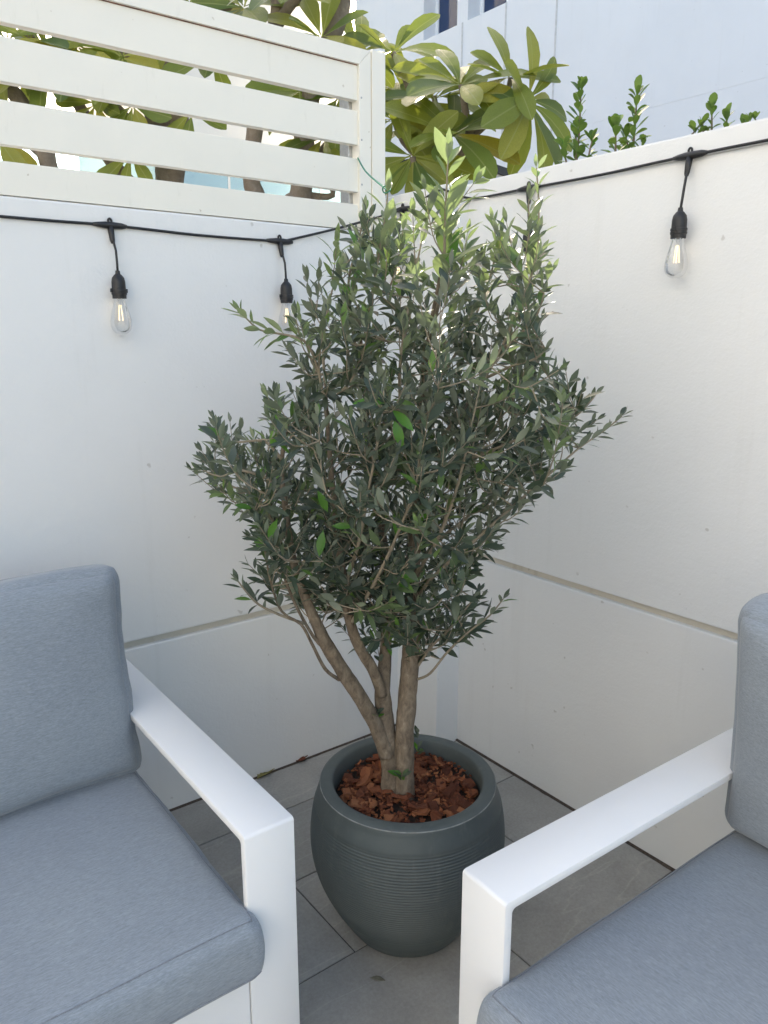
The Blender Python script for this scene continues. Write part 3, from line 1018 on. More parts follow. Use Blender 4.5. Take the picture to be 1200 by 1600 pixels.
def leaf_twig(pts, L0, spacing, pool, start=0.25, wide=1.0, vivid=0.01):
    """opposite leaf pairs along a resampled twig, each pair turned a quarter from the last"""
    total = sum((pts[i + 1] - pts[i]).length for i in range(len(pts) - 1))
    s, acc, i, rot = total * start, 0.0, 0, random.uniform(0, 3.14)
    while i < len(pts) - 1:
        seg = (pts[i + 1] - pts[i])
        if acc + seg.length < s:
            acc += seg.length; i += 1; continue
        t = (s - acc) / max(seg.length, 1e-6)
        p = pts[i] + seg * t
        ax = seg.normalized()
        frac = s / total
        rot += math.pi / 2 + random.uniform(-0.35, 0.35)
        o1 = ax.orthogonal().normalized()
        o2 = ax.cross(o1)
        for sgn in (0, math.pi):
            if random.random() < 0.10: continue
            a = rot + sgn
            od = o1 * math.cos(a) + o2 * math.sin(a)
            sp = random.uniform(0.75, 1.25) * (1.0 - 0.35 * frac)
            d = ax * 1.0 + od * sp + Vector((0, 0, -0.12 + random.uniform(-0.2, 0.15)))
            up = (ax * 0.9 - od * 0.35 + Vector((0, 0, 0.75)) + Vector((random.gauss(0, .25), random.gauss(0, .25), random.gauss(0, .25))))
            L = L0 * random.uniform(0.65, 1.15) * (1.0 if frac < 0.85 else 0.75)
            q = OVV if random.random() < vivid else pool
            put_leaf(p + od * 0.002, d, up, L, q, wide * random.uniform(0.85, 1.15))
        s += spacing * random.uniform(0.8, 1.25)
    # tip pair
    ax = (pts[-1] - pts[-2]).normalized()
    o1 = ax.orthogonal().normalized()
    for sg in (1, -1):
        put_leaf(pts[-1], ax + o1 * 0.3 * sg, o1 * -sg + Vector((0, 0, 0.4)), L0 * 0.6, pool, wide * 0.9)

tw_v, tw_f = [], []
def add_twig(pts, r0, r1):
    n = len(pts)
    v, f = tube_data(pts, [r0 + (r1 - r0) * i / (n - 1) for i in range(n)], 5, 0, len(tw_v), cap=False)
    tw_v.extend(v); tw_f.extend(f)

# leaves on the outer part of every drawn branch
YOUNG = {10: (0.092, 0.019, 0.42), 11: (0.072, 0.026, 0.5), 12: (0.066, 0.028, 0.5), 8: (0.046, 0.017, 0.55), 9: (0.052, 0.022, 0.5), 13: (0.050, 0.015, 0.62), 22: (0.056, 0.024, 0.5), 14: (0.05, 0.02, 0.4)}
for k, b in enumerate(BR):
    p, _ = spline([P(*q) for q in b], [1] * len(b), 0.012)
    if k in YOUNG:
        L, sp, st = YOUNG[k]
        leaf_twig(p, L, sp, OYV, st, 1.0, 0.04)
    else:
        leaf_twig(p, 0.046, 0.018, OLV, 0.55, 1.0, 0.01)

# side twigs grown towards points spread through the crown's volume
targets = []
cand = []
def crown_half_depth(px, py):
    t = (py - 250) / 800.0
    return 0.10 + 0.24 * math.sin(max(0.0, min(1.0, t)) * math.pi) ** 0.8
while len(targets) < 640:
    px, py = random.uniform(310, 960), random.uniform(300, 1045)
    if not inside(px, py): continue
    # thinner towards the top and the bottom, denser in the middle
    if py < 500 and random.random() < 0.62: continue
    if py > 985 and random.random() < 0.5: continue
    hd = crown_half_depth(px, py)
    targets.append((px, py, max(-1, min(1, random.gauss(0, 0.55))) * hd - 0.02))
for _ in range(42):      # leafy shoots clothing the stems low down
    targets.append((random.uniform(505, 715), random.uniform(835, 1005), random.uniform(-0.10, 0.16)))
for _ in range(26):
    targets.append((random.uniform(420, 560), random.uniform(800, 935), random.uniform(-0.22, 0.02)))
tp = [P(*t) for t in targets]
NP = np.array([tuple(n[0]) for n in nodes])
order = sorted(range(len(tp)), key=lambda i: float(np.min(np.sum((NP - np.array(tp[i])) ** 2, 1))))
node_arr = NP.copy()
for i in order:
    t = tp[i]
    ta = np.array(t)
    d = node_arr - ta
    dist = np.sqrt((d ** 2).sum(1))
    rise = (ta[2] - node_arr[:, 2])
    cost = dist + np.where(rise < 0.25 * dist, (0.25 * dist - rise) * 0.9, 0) + np.where(dist < 0.05, 0.4, 0)
    j = int(np.argmin(cost))
    a = Vector(node_arr[j])
    L = (t - a).length
    if L > 0.36 or L < 0.04: continue
    outw = Vector((t.x - TB.x, t.y - TB.y, 0)) * 0.25
    mid = (a + t) / 2 + outw * L * 0.6 - Vector((0, 0, 0.06 * L)) + Vector((random.gauss(0, .03), random.gauss(0, .03), random.gauss(0, .03))) * L
    # twig goes on a little past its target, bending upwards
    end = t + ((t - mid).normalized() + Vector((0, 0, 0.7))).normalized() * random.uniform(0.03, 0.08)
    pts, _ = spline([a, mid, t, end], [1] * 4, 0.014)
    add_twig(pts, 0.0021 if L > 0.15 else 0.0016, 0.0007)
    py = targets[i][1]
    top = max(0.0, min(1.0, (560 - py) / 220.0))
    L0 = 0.0455 + 0.013 * top + random.uniform(-0.004, 0.004)
    pool = OYV if random.random() < 0.10 + 0.45 * top else OLV
    leaf_twig(pts, L0, 0.0165 + 0.005 * top, pool, random.uniform(0.22, 0.45) if L < 0.2 else 0.45, 1.0, 0.008)
    node_arr = np.vstack([node_arr, [tuple(p) for p in pts[len(pts) // 3:-3:3]]]) if len(pts) > 8 else node_arr
o = mesh('twigs', rel(tw_v), tw_f, M['twig'], olive, smooth=True)
tag(o, kind='stuff')

# vivid green fresh leaves scattered as in the photo, and basal sprouts
for px, py, ang, L, dd in ((350, 680, 160, .056, -.17), (512, 800, 110, .05, -.28), (505, 828, -100, .055, -.28), (518, 822, 5, .045, -.28), (420, 845, 70, .055, -.2), (412, 862, 110, .05, -.2), (600, 630, 175, .062, -.3), (612, 640, -40, .06, -.3), (615, 655, -70, .06, -.3), (395, 795, 160, .04, -.2), (400, 755, 60, .05, -.2), (617, 905, 20, .045, -.24), (605, 905, -8, .055, -.25), (440, 680, 100, .05, -.2), (425, 700, 80, .05, -.18)):
    a = R(ang)
    d = Rh * math.cos(a) + Vector((0, 0, 1)) * math.sin(a) - Fh * 0.3
    put_leaf(P(px, py, dd), d, Vector((0, 0, 0.6)) - Fh * 0.8, L * 0.92, OVV, 1.1)
def sprout(px, py, dd, n, L, spread=1.0):
    c = P(px, py, dd)
    for q in range(n):
        a = random.uniform(0, 6.28)
        d = Vector((math.cos(a) * spread, math.sin(a) * spread, random.uniform(0.2, 1.2)))
        put_leaf(c + Vector((0, 0, random.uniform(0, 0.02))), d, Vector((0, 0, 1)) - Fh * 0.5, L * random.uniform(0.6, 1.1), OVV if random.random() < 0.3 else OLV, 1.2)
sprout(587, 1125, -0.03, 12, 0.028)
sprout(652, 1180, 0.0, 7, 0.026, 0.5)
sprout(652, 1158, 0.0, 5, 0.024, 0.5)
sprout(628, 1222, -0.05, 8, 0.034, 1.0)

# the 300 leaves that show largest stay objects of their own; the rest are one mass of foliage
def shown(q):
    p = q[0].translation
    z = (p - CAM).dot(Fh)
    return q[3] / z
def vis(q):
    # leaves towards the camera side of the crown first
    p = q[0].translation
    return (p - TB).dot(Fh) < 0.02
leaf_list.sort(key=lambda q: (not vis(q), -shown(q)))
inv = Matrix.Translation(-TB)
for mtx, pool, k, L in leaf_list[:300]:
    o = link_mesh('leaf', pool[k][0], olive)
    o.matrix_basis = inv @ mtx
def joined(name, items, parent, invm):
    groups = {}
    for it in items: groups.setdefault(id(it[1]), (it[1], []))[1].append(it)
    allv, allf, mats, midx = [], [], [], []
    n0 = 0
    for pool, its in groups.values():
        mats.append(pool[0][0].materials[0])
        for mtx, _, k, L in its:
            v, f = pool[k][1], pool[k][2]
            mm = np.array(invm @ mtx)
            vv = v @ mm[:3, :3].T + mm[:3, 3]
            allv.append(vv)
            allf.extend([tuple(i + n0 for i in q) for q in f])
            midx.extend([len(mats) - 1] * len(f))
            n0 += len(v)
    me = bpy.data.meshes.new(name)
    me.from_pydata(np.vstack(allv).tolist(), [], allf)
    for m in mats: me.materials.append(m)
    me.polygons.foreach_set('material_index', midx)
    me.update(); me.shade_smooth()
    return tag(link_mesh(name, me, parent), kind='stuff')
joined('foliage', leaf_list[300:], olive, inv)
print('olive leaves', len(leaf_list))

# green twine from the fence to the tree top
tw = empty('plant_tie', at_plane(600, 290, 1, YL - 0.05))
tag(tw, 'thin green twine tied between the fence post and the olive tip', 'twine')
pA = at_plane(559, 247, 1, FY - 0.002); pB = P(604, 296, -0.02)
pts = [pA, pA * 0.6 + pB * 0.4 - Vector((0, 0, 0.012)), pB]
o = tube('twine', [p - tw.location for p in pts], 0.0022, M['twine'], tw, 6)
lp = [pB + Rh * (0.008 * math.cos(a)) + Vector((0, 0, 0.006 * math.sin(a))) + Fh * 0.008 * math.sin(2 * a) for a in np.linspace(0, 6.0, 14)]
tube('loop', [p - tw.location for p in lp], 0.0014, M['twine'], tw, 6)

# ================================================================== STRING LIGHT
sl = empty('string_light', (-0.6, YL, 1.73))
tag(sl, 'black festoon string light with clear bulbs running along both walls', 'string light')
YC, XC = YL - 0.006, XR - 0.012
hooks = [
    # anchor, drop vector to the socket top, outward normal, along
    (at_plane(172, 352, 1, YC), at_plane(184, 428, 1, YL - 0.03), Vector((0, -1, 0)), Vector((1, 0, 0))),
    (at_plane(437, 377, 1, YC), at_plane(447, 440, 1, YL - 0.03), Vector((0, -1, 0)), Vector((1, 0, 0))),
    (Vector((XP - 0.008, YL - 0.025, 1.853)), Vector((XP - 0.03, YL - 0.032, 1.747)), Vector((-1, 0, 0)), Vector((0, -1, 0))),
    (at_plane(826, 294, 0, XC), at_plane(827, 358, 0, XR - 0.03), Vector((-1, 0, 0)), Vector((0, -1, 0))),
    (at_plane(1078, 243, 0, XC), at_plane(1063, 330, 0, XR - 0.03), Vector((-1, 0, 0)), Vector((0, -1, 0))),
]
A = [h[0] for h in hooks]
cab = [Vector((-2.2, YC, 1.735)), at_plane(0, 338, 1, YC), A[0], (A[0] + A[1]) / 2 + Vector((0, 0, -0.004)), A[1], A[1] + Vector((0.02, 0, 0.003)),
       (A[1] + A[2]) / 2 + Vector((0, -0.004, -0.006)), A[2], Vector((XP - 0.007, YP + 0.03, 1.885)), Vector((XP - 0.004, YP - 0.007, 1.884)), Vector((XR - 0.012, YP - 0.02, 1.868)), A[3], (A[3] + A[4]) / 2 + Vector((0, 0, -0.003)), A[4], Vector((XC, -1.25, 1.865)), Vector((XC, -1.9, 1.868))]
def L_(v): return Vector(v) - sl.location
tube('cable', [L_(p) for p in cab], 0.0036, M['black'], sl, 8, 0, 0.03)
for a, s, nrm, al in hooks:
    # T connector with hanging eye
    bm = bmesh.new()
    def tub(bm, pts, rad, sides=10):
        v, f = tube_data([Vector(p) for p in pts], rad, sides)
        vv = [bm.verts.new(q) for q in v]
        for q in f: bm.faces.new([vv[i] for i in q])
    tub(bm, [L_(a - al * 0.044), L_(a - al * 0.03), L_(a - al * 0.012), L_(a + al * 0.012), L_(a + al * 0.03), L_(a + al * 0.044)], [0.0042, 0.0068, 0.0088, 0.0088, 0.0078, 0.0042])
    dn = (s - a).normalized()
    tub(bm, [L_(a), L_(a + dn * 0.022), L_(a + dn * 0.040), L_(a + dn * 0.046)], [0.0082, 0.0075, 0.0062, 0.0045])
    eye = [L_(a + Vector((0, 0, 0.012)) + (al * math.cos(t) * 0.0045) + Vector((0, 0, math.sin(t) * 0.0065 - 0.002))) for t in np.linspace(-0.6, 3.74, 12)]
    tub(bm, eye, [0.0028] * 12, 7)
    o = bm_obj('connector', bm, M['black'], sl, smooth=True)
    # cord
    mid = (a + s) / 2 + al * 0.003 + nrm * 0.006 + Vector((0, 0, -0.004))
    tube('drop_cord', [L_(a + dn * 0.03), L_(mid), L_(s + Vector((0, 0, 0.002)))], 0.0032, M['black'], sl, 8)
    sp = L_(s)
    so = lathe('socket', [(0.0, 0.008), (0.0055, 0.008), (0.0065, 0.0), (0.010, -0.003), (0.0155, -0.010), (0.0175, -0.020), (0.0178, -0.038), (0.0195, -0.039), (0.0198, -0.044), (0.0186, -0.0445), (0.0186, -0.047), (0.0197, -0.0475), (0.0196, -0.052), (0.0182, -0.053), (0.0178, -0.062), (0.0150, -0.0622), (0.0, -0.060)], M['black'], sl, 28, sp, 35)
    for sgn in (1, -1):
        box('socket_lug', (sgn * 0.0195 - 0.0025, -0.004, -0.047), (sgn * 0.0195 + 0.0025, 0.004, -0.037), M['black'], so, 0.001)
    tilt = random.uniform(-0.05, 0.05)
    bl = lathe('bulb', [(0.0145, -0.060), (0.0155, -0.070), (0.0195, -0.086), (0.0245, -0.104), (0.0272, -0.119), (0.0268, -0.131), (0.0235, -0.142), (0.0165, -0.1495), (0.008, -0.153), (0.0, -0.1535)], M['bulb'], sl, 28, sp)
    fl = []
    bm = bmesh.new()
    for q in range(4):
        ang = q * math.pi / 2 + 0.4
        c, s_ = math.cos(ang), math.sin(ang)
        tub(bm, [(c * 0.003, s_ * 0.003, -0.078), (c * 0.005, s_ * 0.005, -0.098), (c * 0.0065, s_ * 0.0065, -0.118)], [0.0008] * 3, 6)
    bm_obj('filament', bm, M['fil'], bl)
    lathe('stem', [(0.007, -0.060), (0.0045, -0.068), (0.002, -0.076), (0.0016, -0.112), (0.0, -0.114)], M['bulb'], bl, 12)

# ================================================================== FRANGIPANI BEHIND THE WALLS
def rosette(parent, c, axis, n, L, inv_m, droop=0.0, open_=1.0, face=None):
    n += 2
    axis = (axis.normalized() - Fh * 0.35).normalized()
    o1 = axis.orthogonal().normalized()
    o2 = axis.cross(o1)
    ph = random.uniform(0, 6.28)
    for k in range(n):
        a = ph + k * 2.39996
        el = open_ * (0.35 + 0.75 * (1 - k / n)) + random.uniform(-0.15, 0.15)
        od = o1 * math.cos(a) + o2 * math.sin(a)
        d = od * math.sin(el + 0.35) + axis * math.cos(el + 0.35) * 0.8 + Vector((0, 0, -droop * random.random()))
        up = axis * 1.0 - d * 0.2 + Vector((random.gauss(0, .15), random.gauss(0, .15), random.gauss(0, .15)))
        me = random.choice(FRV)[0]
        o = link_mesh('leaf', me, parent)
        ll = L * 1.26 * random.uniform(0.72, 1.12)
        o.matrix_basis = inv_m @ leaf_matrix(c + od * 0.008 - axis * 0.012 * (k / n), d, up, ll, random.uniform(0.9, 1.15))

def frangipani(base, label, trunks, roses):
    """trunks: lists of (px, py, depth) with radii; roses: (px, py, depth, axis, n, length, droop)"""
    t = empty('frangipani_tree', base)
    tag(t, label, 'tree', 'frangipani trees behind the walls')
    for k, (pts, rad) in enumerate(trunks):
        wp = [at_depth(*q) if len(q) == 3 and not isinstance(q, Vector) else q for q in pts]
        tube('trunk' if k == 0 else 'branch', [q - base for q in wp], rad, M['fbark'], t, 12, 0.16, 0.03, seed=k * 5.0 + base.x)
    im = Matrix.Translation(-base)
    for px, py, dp, ax, n, L, dr in roses:
        rosette(t, at_depth(px, py, dp), Vector(ax), n, L, im, dr)
    return t

def gnd(px, depth):
    p = at_depth(px, 525, depth)
    return Vector((p.x, p.y, -0.06))
up_ = Vector((0, 0, 1))
tc = -Fh      # towards the camera
def A_(r, u, f): return Rh * r + up_ * u + Fh * f

b1 = gnd(690, 3.15)
frangipani(b1, 'frangipani tree with yellow green leaves rising over the wall corner',
    [([b1, (680, 420, 3.15), (678, 300, 3.12), (690, 215, 3.08)], [0.045, 0.035, 0.026, 0.018]),
     ([(681, 330, 3.13), (715, 260, 3.05), (728, 232, 3.0), (735, 205, 3.0), (728, 180, 3.0), (725, 160, 2.98), (720, 132, 2.96)], [0.022, 0.02, 0.019, 0.017, 0.014, 0.012, 0.010]),
     ([(735, 215, 3.0), (770, 185, 3.0), (790, 165, 2.98), (812, 160, 2.96), (826, 156, 2.95)], [0.014, 0.013, 0.012, 0.011, 0.010]),
     ([(787, 168, 2.98), (793, 145, 2.98), (798, 122, 2.98)], [0.011, 0.010, 0.009]),
     ([(678, 290, 3.12), (655, 210, 3.2), (640, 140, 3.25), (620, 95, 3.25), (614, 82, 3.25)], [0.022, 0.018, 0.014, 0.011, 0.010]),
     ([(678, 250, 3.1), (682, 190, 3.15), (678, 150, 3.15)], [0.018, 0.013, 0.010]),
     ([(678, 300, 3.12), (650, 270, 3.0), (645, 245, 2.98)], [0.018, 0.014, 0.011]),
     ([(670, 260, 3.1), (630, 220, 3.2), (615, 185, 3.2)], [0.018, 0.013, 0.010])],
    [(614, 80, 3.25, A_(-0.1, 1, -0.4), 8, 0.165, 0.1),
     (720, 130, 2.95, A_(0.05, 1, -0.5), 9, 0.185, 0.1),
     (798, 120, 2.97, A_(0.15, 1, -0.35), 6, 0.155, 0.0),
     (827, 155, 2.94, A_(0.8, 0.35, -0.7), 10, 0.195, 0.45),
     (705, 207, 2.96, A_(0.0, 1.0, -0.7), 9, 0.185, 0.05),
     (678, 150, 3.1, A_(-0.1, 1, -0.4), 7, 0.17, 0.2),
     (645, 243, 2.98, A_(-0.1, 0.5, -1), 10, 0.18, 0.6),
     (615, 185, 3.2, A_(-0.3, 0.8, -0.6), 9, 0.18, 0.3),
     (665, 200, 3.25, A_(-0.2, 1, -0.2), 8, 0.18, 0.3),
     (630, 140, 3.3, A_(-0.2, 1, -0.3), 7, 0.17, 0.3)])
b2 = gnd(430, 3.3)
frangipani(b2, 'frangipani tree with thick knobbly trunk just behind the fence post end',
    [([b2, (440, 420, 3.3), (470, 300, 3.3), (478, 180, 3.3), (505, 90, 3.3), (528, 30, 3.3), (545, -40, 3.3)], [0.06, 0.05, 0.044, 0.042, 0.038, 0.033, 0.03]),
     ([(445, 400, 3.3), (395, 290, 3.25), (398, 200, 3.25), (405, 120, 3.25), (430, 40, 3.25), (436, -20, 3.25)], [0.04, 0.034, 0.032, 0.03, 0.028, 0.025]),
     ([(428, 50, 3.25), (450, 12, 3.22), (475, -20, 3.2)], [0.022, 0.02, 0.018]),
     ([(470, 290, 3.3), (500, 240, 3.35), (520, 215, 3.4), (540, 190, 3.4)], [0.018, 0.016, 0.014, 0.012]),
     ([(455, 300, 3.3), (520, 305, 3.35), (490, 250, 3.35), (470, 215, 3.35)], [0.015, 0.012, 0.012, 0.01])],
    [(502, 55, 3.15, A_(0.0, 0.9, -0.5), 7, 0.17, 0.1),
     (560, 80, 3.35, A_(0.2, 0.8, -0.5), 8, 0.17, 0.3),
     (468, 138, 3.15, A_(-0.2, 0.5, -0.8), 7, 0.16, 0.3),
     (530, 150, 3.3, A_(0.2, 0.6, -0.8), 8, 0.16, 0.4),
     (505, 215, 3.3, A_(0.2, 0.6, -0.8), 7, 0.15, 0.4),
     (380, 10, 3.3, A_(-0.2, 0.8, -0.5), 8, 0.19, 0.4),
     (550, 240, 3.4, A_(0.1, 0.8, -0.5), 6, 0.15, 0.4),
     (460, -25, 3.2, A_(0.1, 1.0, -0.4), 7, 0.17, 0.4)])
b3 = gnd(250, 3.5)
frangipani(b3, 'frangipani tree with several leaning trunks behind the fence slats',
    [([b3, (262, 420, 3.5), (262, 260, 3.5), (240, 170, 3.5), (225, 110, 3.5), (185, 70, 3.5), (150, 10, 3.5), (130, -40, 3.5)], [0.07, 0.06, 0.052, 0.046, 0.04, 0.034, 0.03, 0.026]),
     ([(268, 300, 3.5), (280, 180, 3.45), (262, 100, 3.45), (300, 60, 3.45), (355, 5, 3.4), (370, -25, 3.4)], [0.046, 0.042, 0.038, 0.03, 0.026, 0.024]),
     ([(250, 330, 3.5), (178, 258, 3.45), (120, 160, 3.45), (60, 90, 3.45), (40, 40, 3.45)], [0.034, 0.028, 0.024, 0.02, 0.018]),
     ([(262, 270, 3.5), (165, 150, 3.4), (110, 140, 3.4), (75, 115, 3.4)], [0.022, 0.018, 0.014, 0.012])],
    [(190, 88, 3.35, A_(-0.2, 0.4, -0.8), 7, 0.20, 0.5),
     (75, 85, 3.4, A_(-0.3, 0.4, -0.8), 8, 0.22, 0.6),
     (120, 70, 3.4, A_(0.1, 0.5, -0.7), 7, 0.20, 0.6),
     (205, 165, 3.3, A_(-0.4, 0.2, -0.7), 7, 0.15, 0.6),
     (150, 160, 3.4, A_(-0.3, 0.4, -0.7), 6, 0.16, 0.5),
     (205, 240, 3.4, A_(0, 0.4, -0.7), 6, 0.15, 0.6),
     (300, 175, 3.3, A_(0, 0.4, -0.7), 5, 0.15, 0.6),
     (330, 85, 3.3, A_(0.2, 0.4, -0.7), 6, 0.17, 0.5),
     (290, 10, 3.4, A_(0.1, 0.8, -0.4), 7, 0.2, 0.5)])
b4 = gnd(60, 3.4)
frangipani(b4, 'slender frangipani tree at the left end of the fence gaps',
    [([b4, (100, 420, 3.4), (72, 245, 3.4), (35, 165, 3.4), (10, 130, 3.4), (-25, 60, 3.4)], [0.05, 0.042, 0.036, 0.032, 0.03, 0.026]),
     ([(75, 250, 3.4), (20, 200, 3.45), (-20, 160, 3.45)], [0.022, 0.018, 0.015])],
    [(10, 62, 3.35, A_(-0.2, 0.5, -0.8), 9, 0.22, 0.5),
     (-5, 215, 3.35, A_(0.2, 0.3, -0.7), 7, 0.17, 0.5),
     (45, 60, 3.35, A_(0.2, 0.5, -0.7), 8, 0.2, 0.5)])

# ================================================================== SHRUBS BEHIND THE RIGHT WALL
def shrub(label, stems):
    px0 = stems[0][0]
    base = at_depth(px0, 525, 2.75); base.z = -0.06
    t = empty('hedge_shrub', base)
    tag(t, label, 'shrub', 'leafy shrubs behind the right wall')
    im = Matrix.Translation(-base)
    for px, ytop, ybot, dp, L in stems:
        top = at_depth(px, ytop, dp)
        low = at_depth(px + random.uniform(-10, 10), ybot, dp)
        foot = Vector((base.x * 0.5 + low.x * 0.5, base.y * 0.5 + low.y * 0.5, -0.06))
        pts = [foot, low - Vector((0, 0, 0.06)), low, (low + top) / 2 + Vector((random.gauss(0, .006), random.gauss(0, .006), 0)), top]
        dense = [foot.lerp(low, q / 24) for q in range(24)] + [low, pts[-2], top]
        tube('stem', [q - base for q in dense], [0.007 - 0.002 * q / 24 for q in range(24)] + [0.0045, 0.0032, 0.002], M['hstem'], t, 7, 0.05, 0.04)
        seg = top - low
        n = max(6, int(seg.length / 0.0068))
        a = random.uniform(0, 6)
        for k in range(n + 5):
            f = min(1.0, k / n)
            p = low + seg * f
            a += 2.4 + random.gauss(0, 0.45)
            el = (0.40 + 0.6 * f if k < n else 1.15) + random.gauss(0, 0.22)
            d = Vector((math.cos(a) * math.cos(el), math.sin(a) * math.cos(el), math.sin(el)))
            upv = Vector((0, 0, 1)) - d * 0.5 + Vector((random.gauss(0, .2), random.gauss(0, .2), 0))
            if k >= n: upv = Vector((-d.x, -d.y, 0.3))
            o = link_mesh('leaf', random.choice(HDV)[0], t)
            o.matrix_basis = im @ leaf_matrix(p, d, upv, L * 1.15 * random.uniform(0.6, 1.25), random.uniform(0.85, 1.1))
shrub('tall leafy shrub at the frangipani leaf tips over the right wall', [(908, 140, 262, 2.72, 0.040), (880, 232, 275, 2.68, 0.036), (925, 220, 262, 2.7, 0.036), (900, 205, 268, 2.8, 0.038)])
shrub('leafy shrub with two upright tips in the middle of the right wall', [(995, 150, 245, 2.66, 0.042), (962, 200, 252, 2.64, 0.042), (978, 215, 250, 2.7, 0.038), (1005, 225, 246, 2.66, 0.034)])
shrub('small leafy shrub tip above the string light hook on the right wall', [(1112, 172, 225, 2.60, 0.036), (1098, 195, 228, 2.6, 0.032), (1135, 188, 222, 2.58, 0.034), (1085, 205, 230, 2.6, 0.03)])
shrub('lowest leaf tips showing above the right end of the wall', [(1172, 190, 215, 2.55, 0.026), (1180, 186, 213, 2.55, 0.024), (1160, 196, 216, 2.56, 0.024)])

# ================================================================== HOUSES AND OTHER THINGS BEHIND
BX = 6.0
hs = empty('house', (BX, 2.0, -0.06))
tag(hs, 'big white rendered house with small upper windows behind the right wall', 'house')
def hp(o): return in_parent(o, hs)
WZ0, WZ1 = 5.52, 6.9
wins = [(6.71, 7.41), (5.80, 6.50), (4.0 - 2.0, 4.0 - 1.3)]
wins = wins[:2]
# wall with real openings: built from butted blocks
by0, by1, bz1 = -8.0, 9.06, 8.15
ys = [by0] + sorted([q for w_ in wins for q in w_]) + [by1]
T = 0.35
hp(box('wall_base', (BX, by0, -0.06), (BX + T, by1, 3.83), M['render']))
hp(box('floor_joint', (BX + 0.003, by0, 3.83), (BX + T, by1, 3.845), M['render']))
hp(box('wall_sill_band', (BX, by0, 3.845), (BX + T, by1, WZ0), M['render']))
hp(box('wall_top', (BX, by0, WZ1), (BX + T, by1, bz1), M['render']))
edges = [by0] + [q for w_ in sorted(wins) for q in w_] + [by1]
for i in range(0, len(edges), 2):
    hp(box('wall_pier', (BX, edges[i], WZ0), (BX + T, edges[i + 1], WZ1), M['render']))
hp(box('side_wall', (BX + T, by1 - 0.35, -0.06), (BX + 9, by1, bz1), M['render']))
hp(box('roof', (BX - 0.15, by0 - 0.1, bz1), (BX + 9, by1 + 0.15, bz1 + 0.3), M['render']))
for y0, y1 in wins:
    f = hp(box('window', (BX + 0.22, y0, WZ0), (BX + 0.26, y1, WZ0 + 0.05), M['winframe']))
    def wp(name, lo, hi, m):
        o = box(name, lo, hi, m); o.parent = f
        return o
    wp('frame', (BX + 0.22, y0, WZ0 + 0.05), (BX + 0.26, y0 + 0.06, WZ1), M['winframe'])
    wp('frame', (BX + 0.22, y1 - 0.06, WZ0 + 0.05), (BX + 0.26, y1, WZ1), M['winframe'])
    wp('frame', (BX + 0.22, y0 + 0.06, WZ1 - 0.06), (BX + 0.26, y1 - 0.06, WZ1), M['winframe'])
    wp('pane', (BX + 0.238, y0 + 0.06, WZ0 + 0.05), (BX + 0.243, y1 - 0.06, WZ1 - 0.06), M['winglass'])
    wp('blind', (BX + 0.30, y0, WZ0), (BX + 0.31, y1, WZ1), M['dark_room'])
for y in (4.97, 5.80, 6.60):
    z1 = 8.1 if y == 4.97 else WZ0
    hp(box('panel_joint', (BX - 0.006, y - 0.012, 3.86 if y != 4.97 else 0.0), (BX + 0.001, y + 0.012, z1), M['joint']))

h2 = empty('house', (-3.0, 11.0, -0.06))
tag(h2, 'cream house showing in the leftmost gaps of the slat fence', 'house')
in_parent(box('wall', (-12, 11.0, -0.06), (1.0, 15, 9.4), M['render2']), h2)
in_parent(box('parapet', (-12.1, 10.9, 9.4), (1.1, 15.1, 9.7), M['render']), h2)
h3 = empty('house', (4.2, 10.2, -0.06))
tag(h3, 'tall cream house block behind the thick frangipani trunk', 'house')
in_parent(box('wall', (3.4, 10.4, -0.06), (6.85, 15, 10.6), M['render2']), h3)
in_parent(box('parapet', (3.3, 10.3, 10.6), (6.9, 15.1, 10.9), M['render']), h3)

gb = empty('glass_balustrade', (0.5, 5.0, -0.06))
tag(gb, 'pale blue glass balustrade panels behind the fence slats', 'balustrade')
for k in range(6):
    x = -2.3 + k * 1.0
    in_parent(box('glass_panel', (x, 5.0, 1.9), (x + 0.97, 5.012, 3.02), M['blueglass']), gb)
    in_parent(box('clamp', (x + 0.965, 4.985, 1.86), (x + 1.005, 5.03, 2.05), M['screw']), gb)
in_parent(box('base_wall', (-2.6, 5.0 - 0.1, -0.06), (4.0, 5.15, 1.88), M['render']), gb)

# arched canopy whose black edge shows over the wall
cp = at_depth(700, 300, 4.6)
can = empty('canopy', (cp.x, cp.y, -0.06))
tag(can, 'light grey arched canopy with black edge above the right wall', 'canopy')
n = 24
arc_o, arc_i = [], []
for i in range(n + 1):
    u = -1.0 + 2.0 * i / n
    px = 690 + u * 150
    py = 243 + 42 * u * u
    arc_o.append(at_depth(px, py, 4.6) - can.location)
    arc_i.append(at_depth(px, py + 13, 4.6) - can.location)
def band(name, a, b, depth, m):
    v, f = [], []
    k = len(a)
    for off in (Vector((0, 0, 0)), Fh * depth):
        v += [p + off for p in a] + [p + off for p in b]
    for i in range(k - 1):
        f += [(i, i + 1, k + i + 1, k + i), (2 * k + i + 1, 2 * k + i, 3 * k + i, 3 * k + i + 1), (i + 1, i, 2 * k + i, 2 * k + i + 1), (k + i, k + i + 1, 3 * k + i + 1, 3 * k + i)]
    f += [(0, k, 3 * k, 2 * k), (k - 1, 3 * k - 1, 4 * k - 1, 2 * k - 1)]
    return mesh(name, v, f, m, can)
band('edge_trim', arc_o, arc_i, 0.05, M['black'])
band('roof_sheet', [p + Fh * 0.052 - up_ * 0.01 for p in arc_o], [p + Fh * 0.052 - up_ * 0.02 for p in arc_o], 1.0, M['canopy'])
band('end_panel', [p + Fh * 0.02 for p in arc_i], [p + Fh * 0.02 - up_ * 0.25 for p in arc_i], 0.02, M['canopy'])
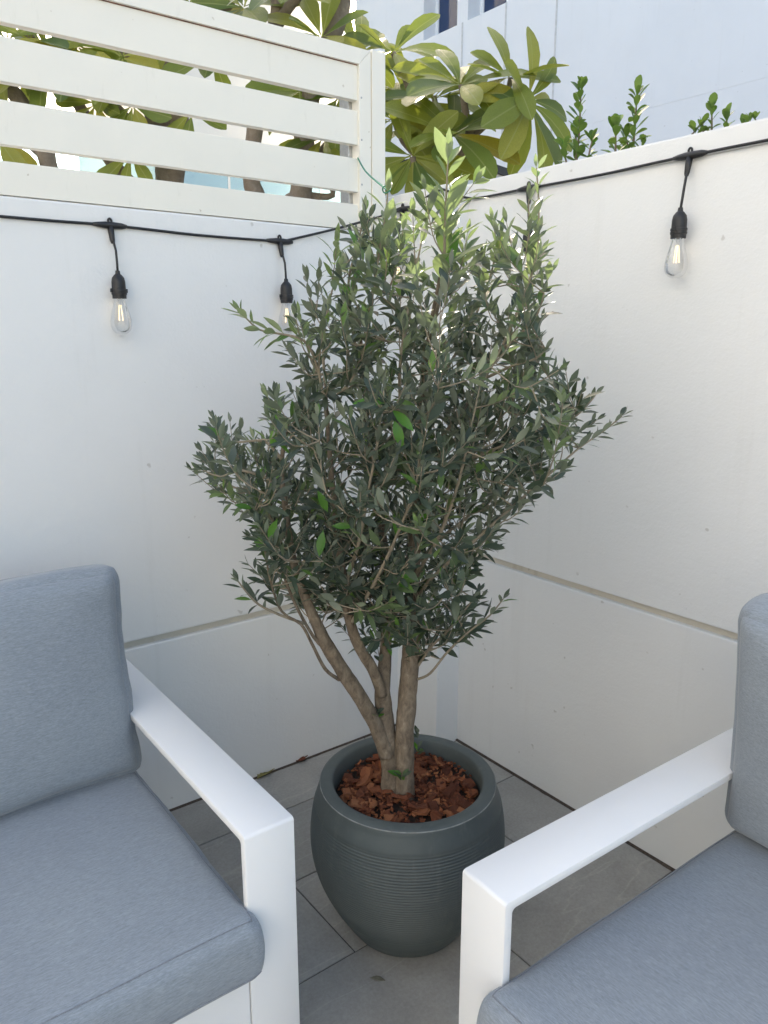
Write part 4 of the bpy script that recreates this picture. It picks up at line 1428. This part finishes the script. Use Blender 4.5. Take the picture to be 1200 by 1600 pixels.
for i in (1, n - 1):
    p = arc_i[i] + Fh * 0.03
    mesh_pts = [Vector((p.x, p.y, 0)), Vector((p.x, p.y, p.z))]
    tube('post', mesh_pts, 0.03, M['canopy'], can, 8, 0, 0.5)

# ================================================================== FALLEN LEAVES
def fallen(px, py, label, st, L, m, rot, kinds=(0.5, -0.25, 0.3), extra=None, z=0.004):
    p = at_plane(px, py, 2, z)
    v, f = leaf_shape(st, *kinds)
    pts = [Vector(q) * L for q in v]
    me_v = pts; me_f = list(f)
    if extra:
        for ra, Ls, k in extra:
            vv, ff = leaf_shape(st, *k)
            mm = Matrix.Rotation(ra, 4, 'Z')
            n0 = len(me_v)
            me_v = me_v + [mm @ (Vector(q) * Ls) + Vector((0, 0, 0.003)) for q in vv]
            me_f += [tuple(i + n0 for i in q) for q in ff]
    o = mesh('fallen_leaf', me_v, me_f, m, None, p, True)
    o.rotation_euler = (0.1, 0.06, rot)
    sm = o.modifiers.new('thickness', 'SOLIDIFY'); sm.thickness = 0.0012
    return tag(o, label, 'dry leaf')
fallen(463, 1190, 'curled red brown dry leaf against the foot of the left wall', HD, 0.05, M['dry'], 0.2, (0.9, -0.2, 0.6), [(1.2, 0.035, (0.8, -0.3, -0.5)), (-0.8, 0.03, (0.7, -0.4, 0.4))])
fallen(402, 1217, 'yellow green dry leaf lying at the foot of the left wall', OL, 0.12, M['dryg'], 0.55, (0.4, 0.04, 0.3), [(-0.25, 0.09, (0.5, -0.05, -0.3)), (0.2, 0.10, (0.3, -0.08, 0.2))])
fallen(578, 1528, 'small dry grey leaf on the tile in front of the pot', OL, 0.036, M['dryb'], -0.75, (0.6, 0.05, 0.2))

# ================================================================== VILLA FRONT ADDED BEHIND THE CAMERA, unseen, to bounce light onto walls and chairs
bounce_villa = empty('house', (-5.6, -2.0, -0.06))
tag(bounce_villa, 'white villa facade with a glazed door, added out of view to bounce light', 'house')
in_parent(box('wall', (-5.95, -9.0, -0.06), (-5.6, -3.4, 6.6), M['render']), bounce_villa)
in_parent(box('wall', (-5.95, -1.4, -0.06), (-5.6, 7.0, 6.6), M['render']), bounce_villa)
in_parent(box('lintel', (-5.95, -3.4, 2.3), (-5.6, -1.4, 6.6), M['render']), bounce_villa)
for y in (-3.4, -2.4):
    for a_ in (0.01, 0.93):
        in_parent(box('door_frame', (-5.82, y + a_, 0.0), (-5.76, y + a_ + 0.06, 2.29), M['winframe']), bounce_villa)
    in_parent(box('pane', (-5.80, y + 0.07, 0.0), (-5.79, y + 0.93, 2.29), M['winglass']), bounce_villa)
in_parent(box('curtain', (-5.94, -3.39, 0.0), (-5.90, -1.41, 2.29), M['dark_room']), bounce_villa)
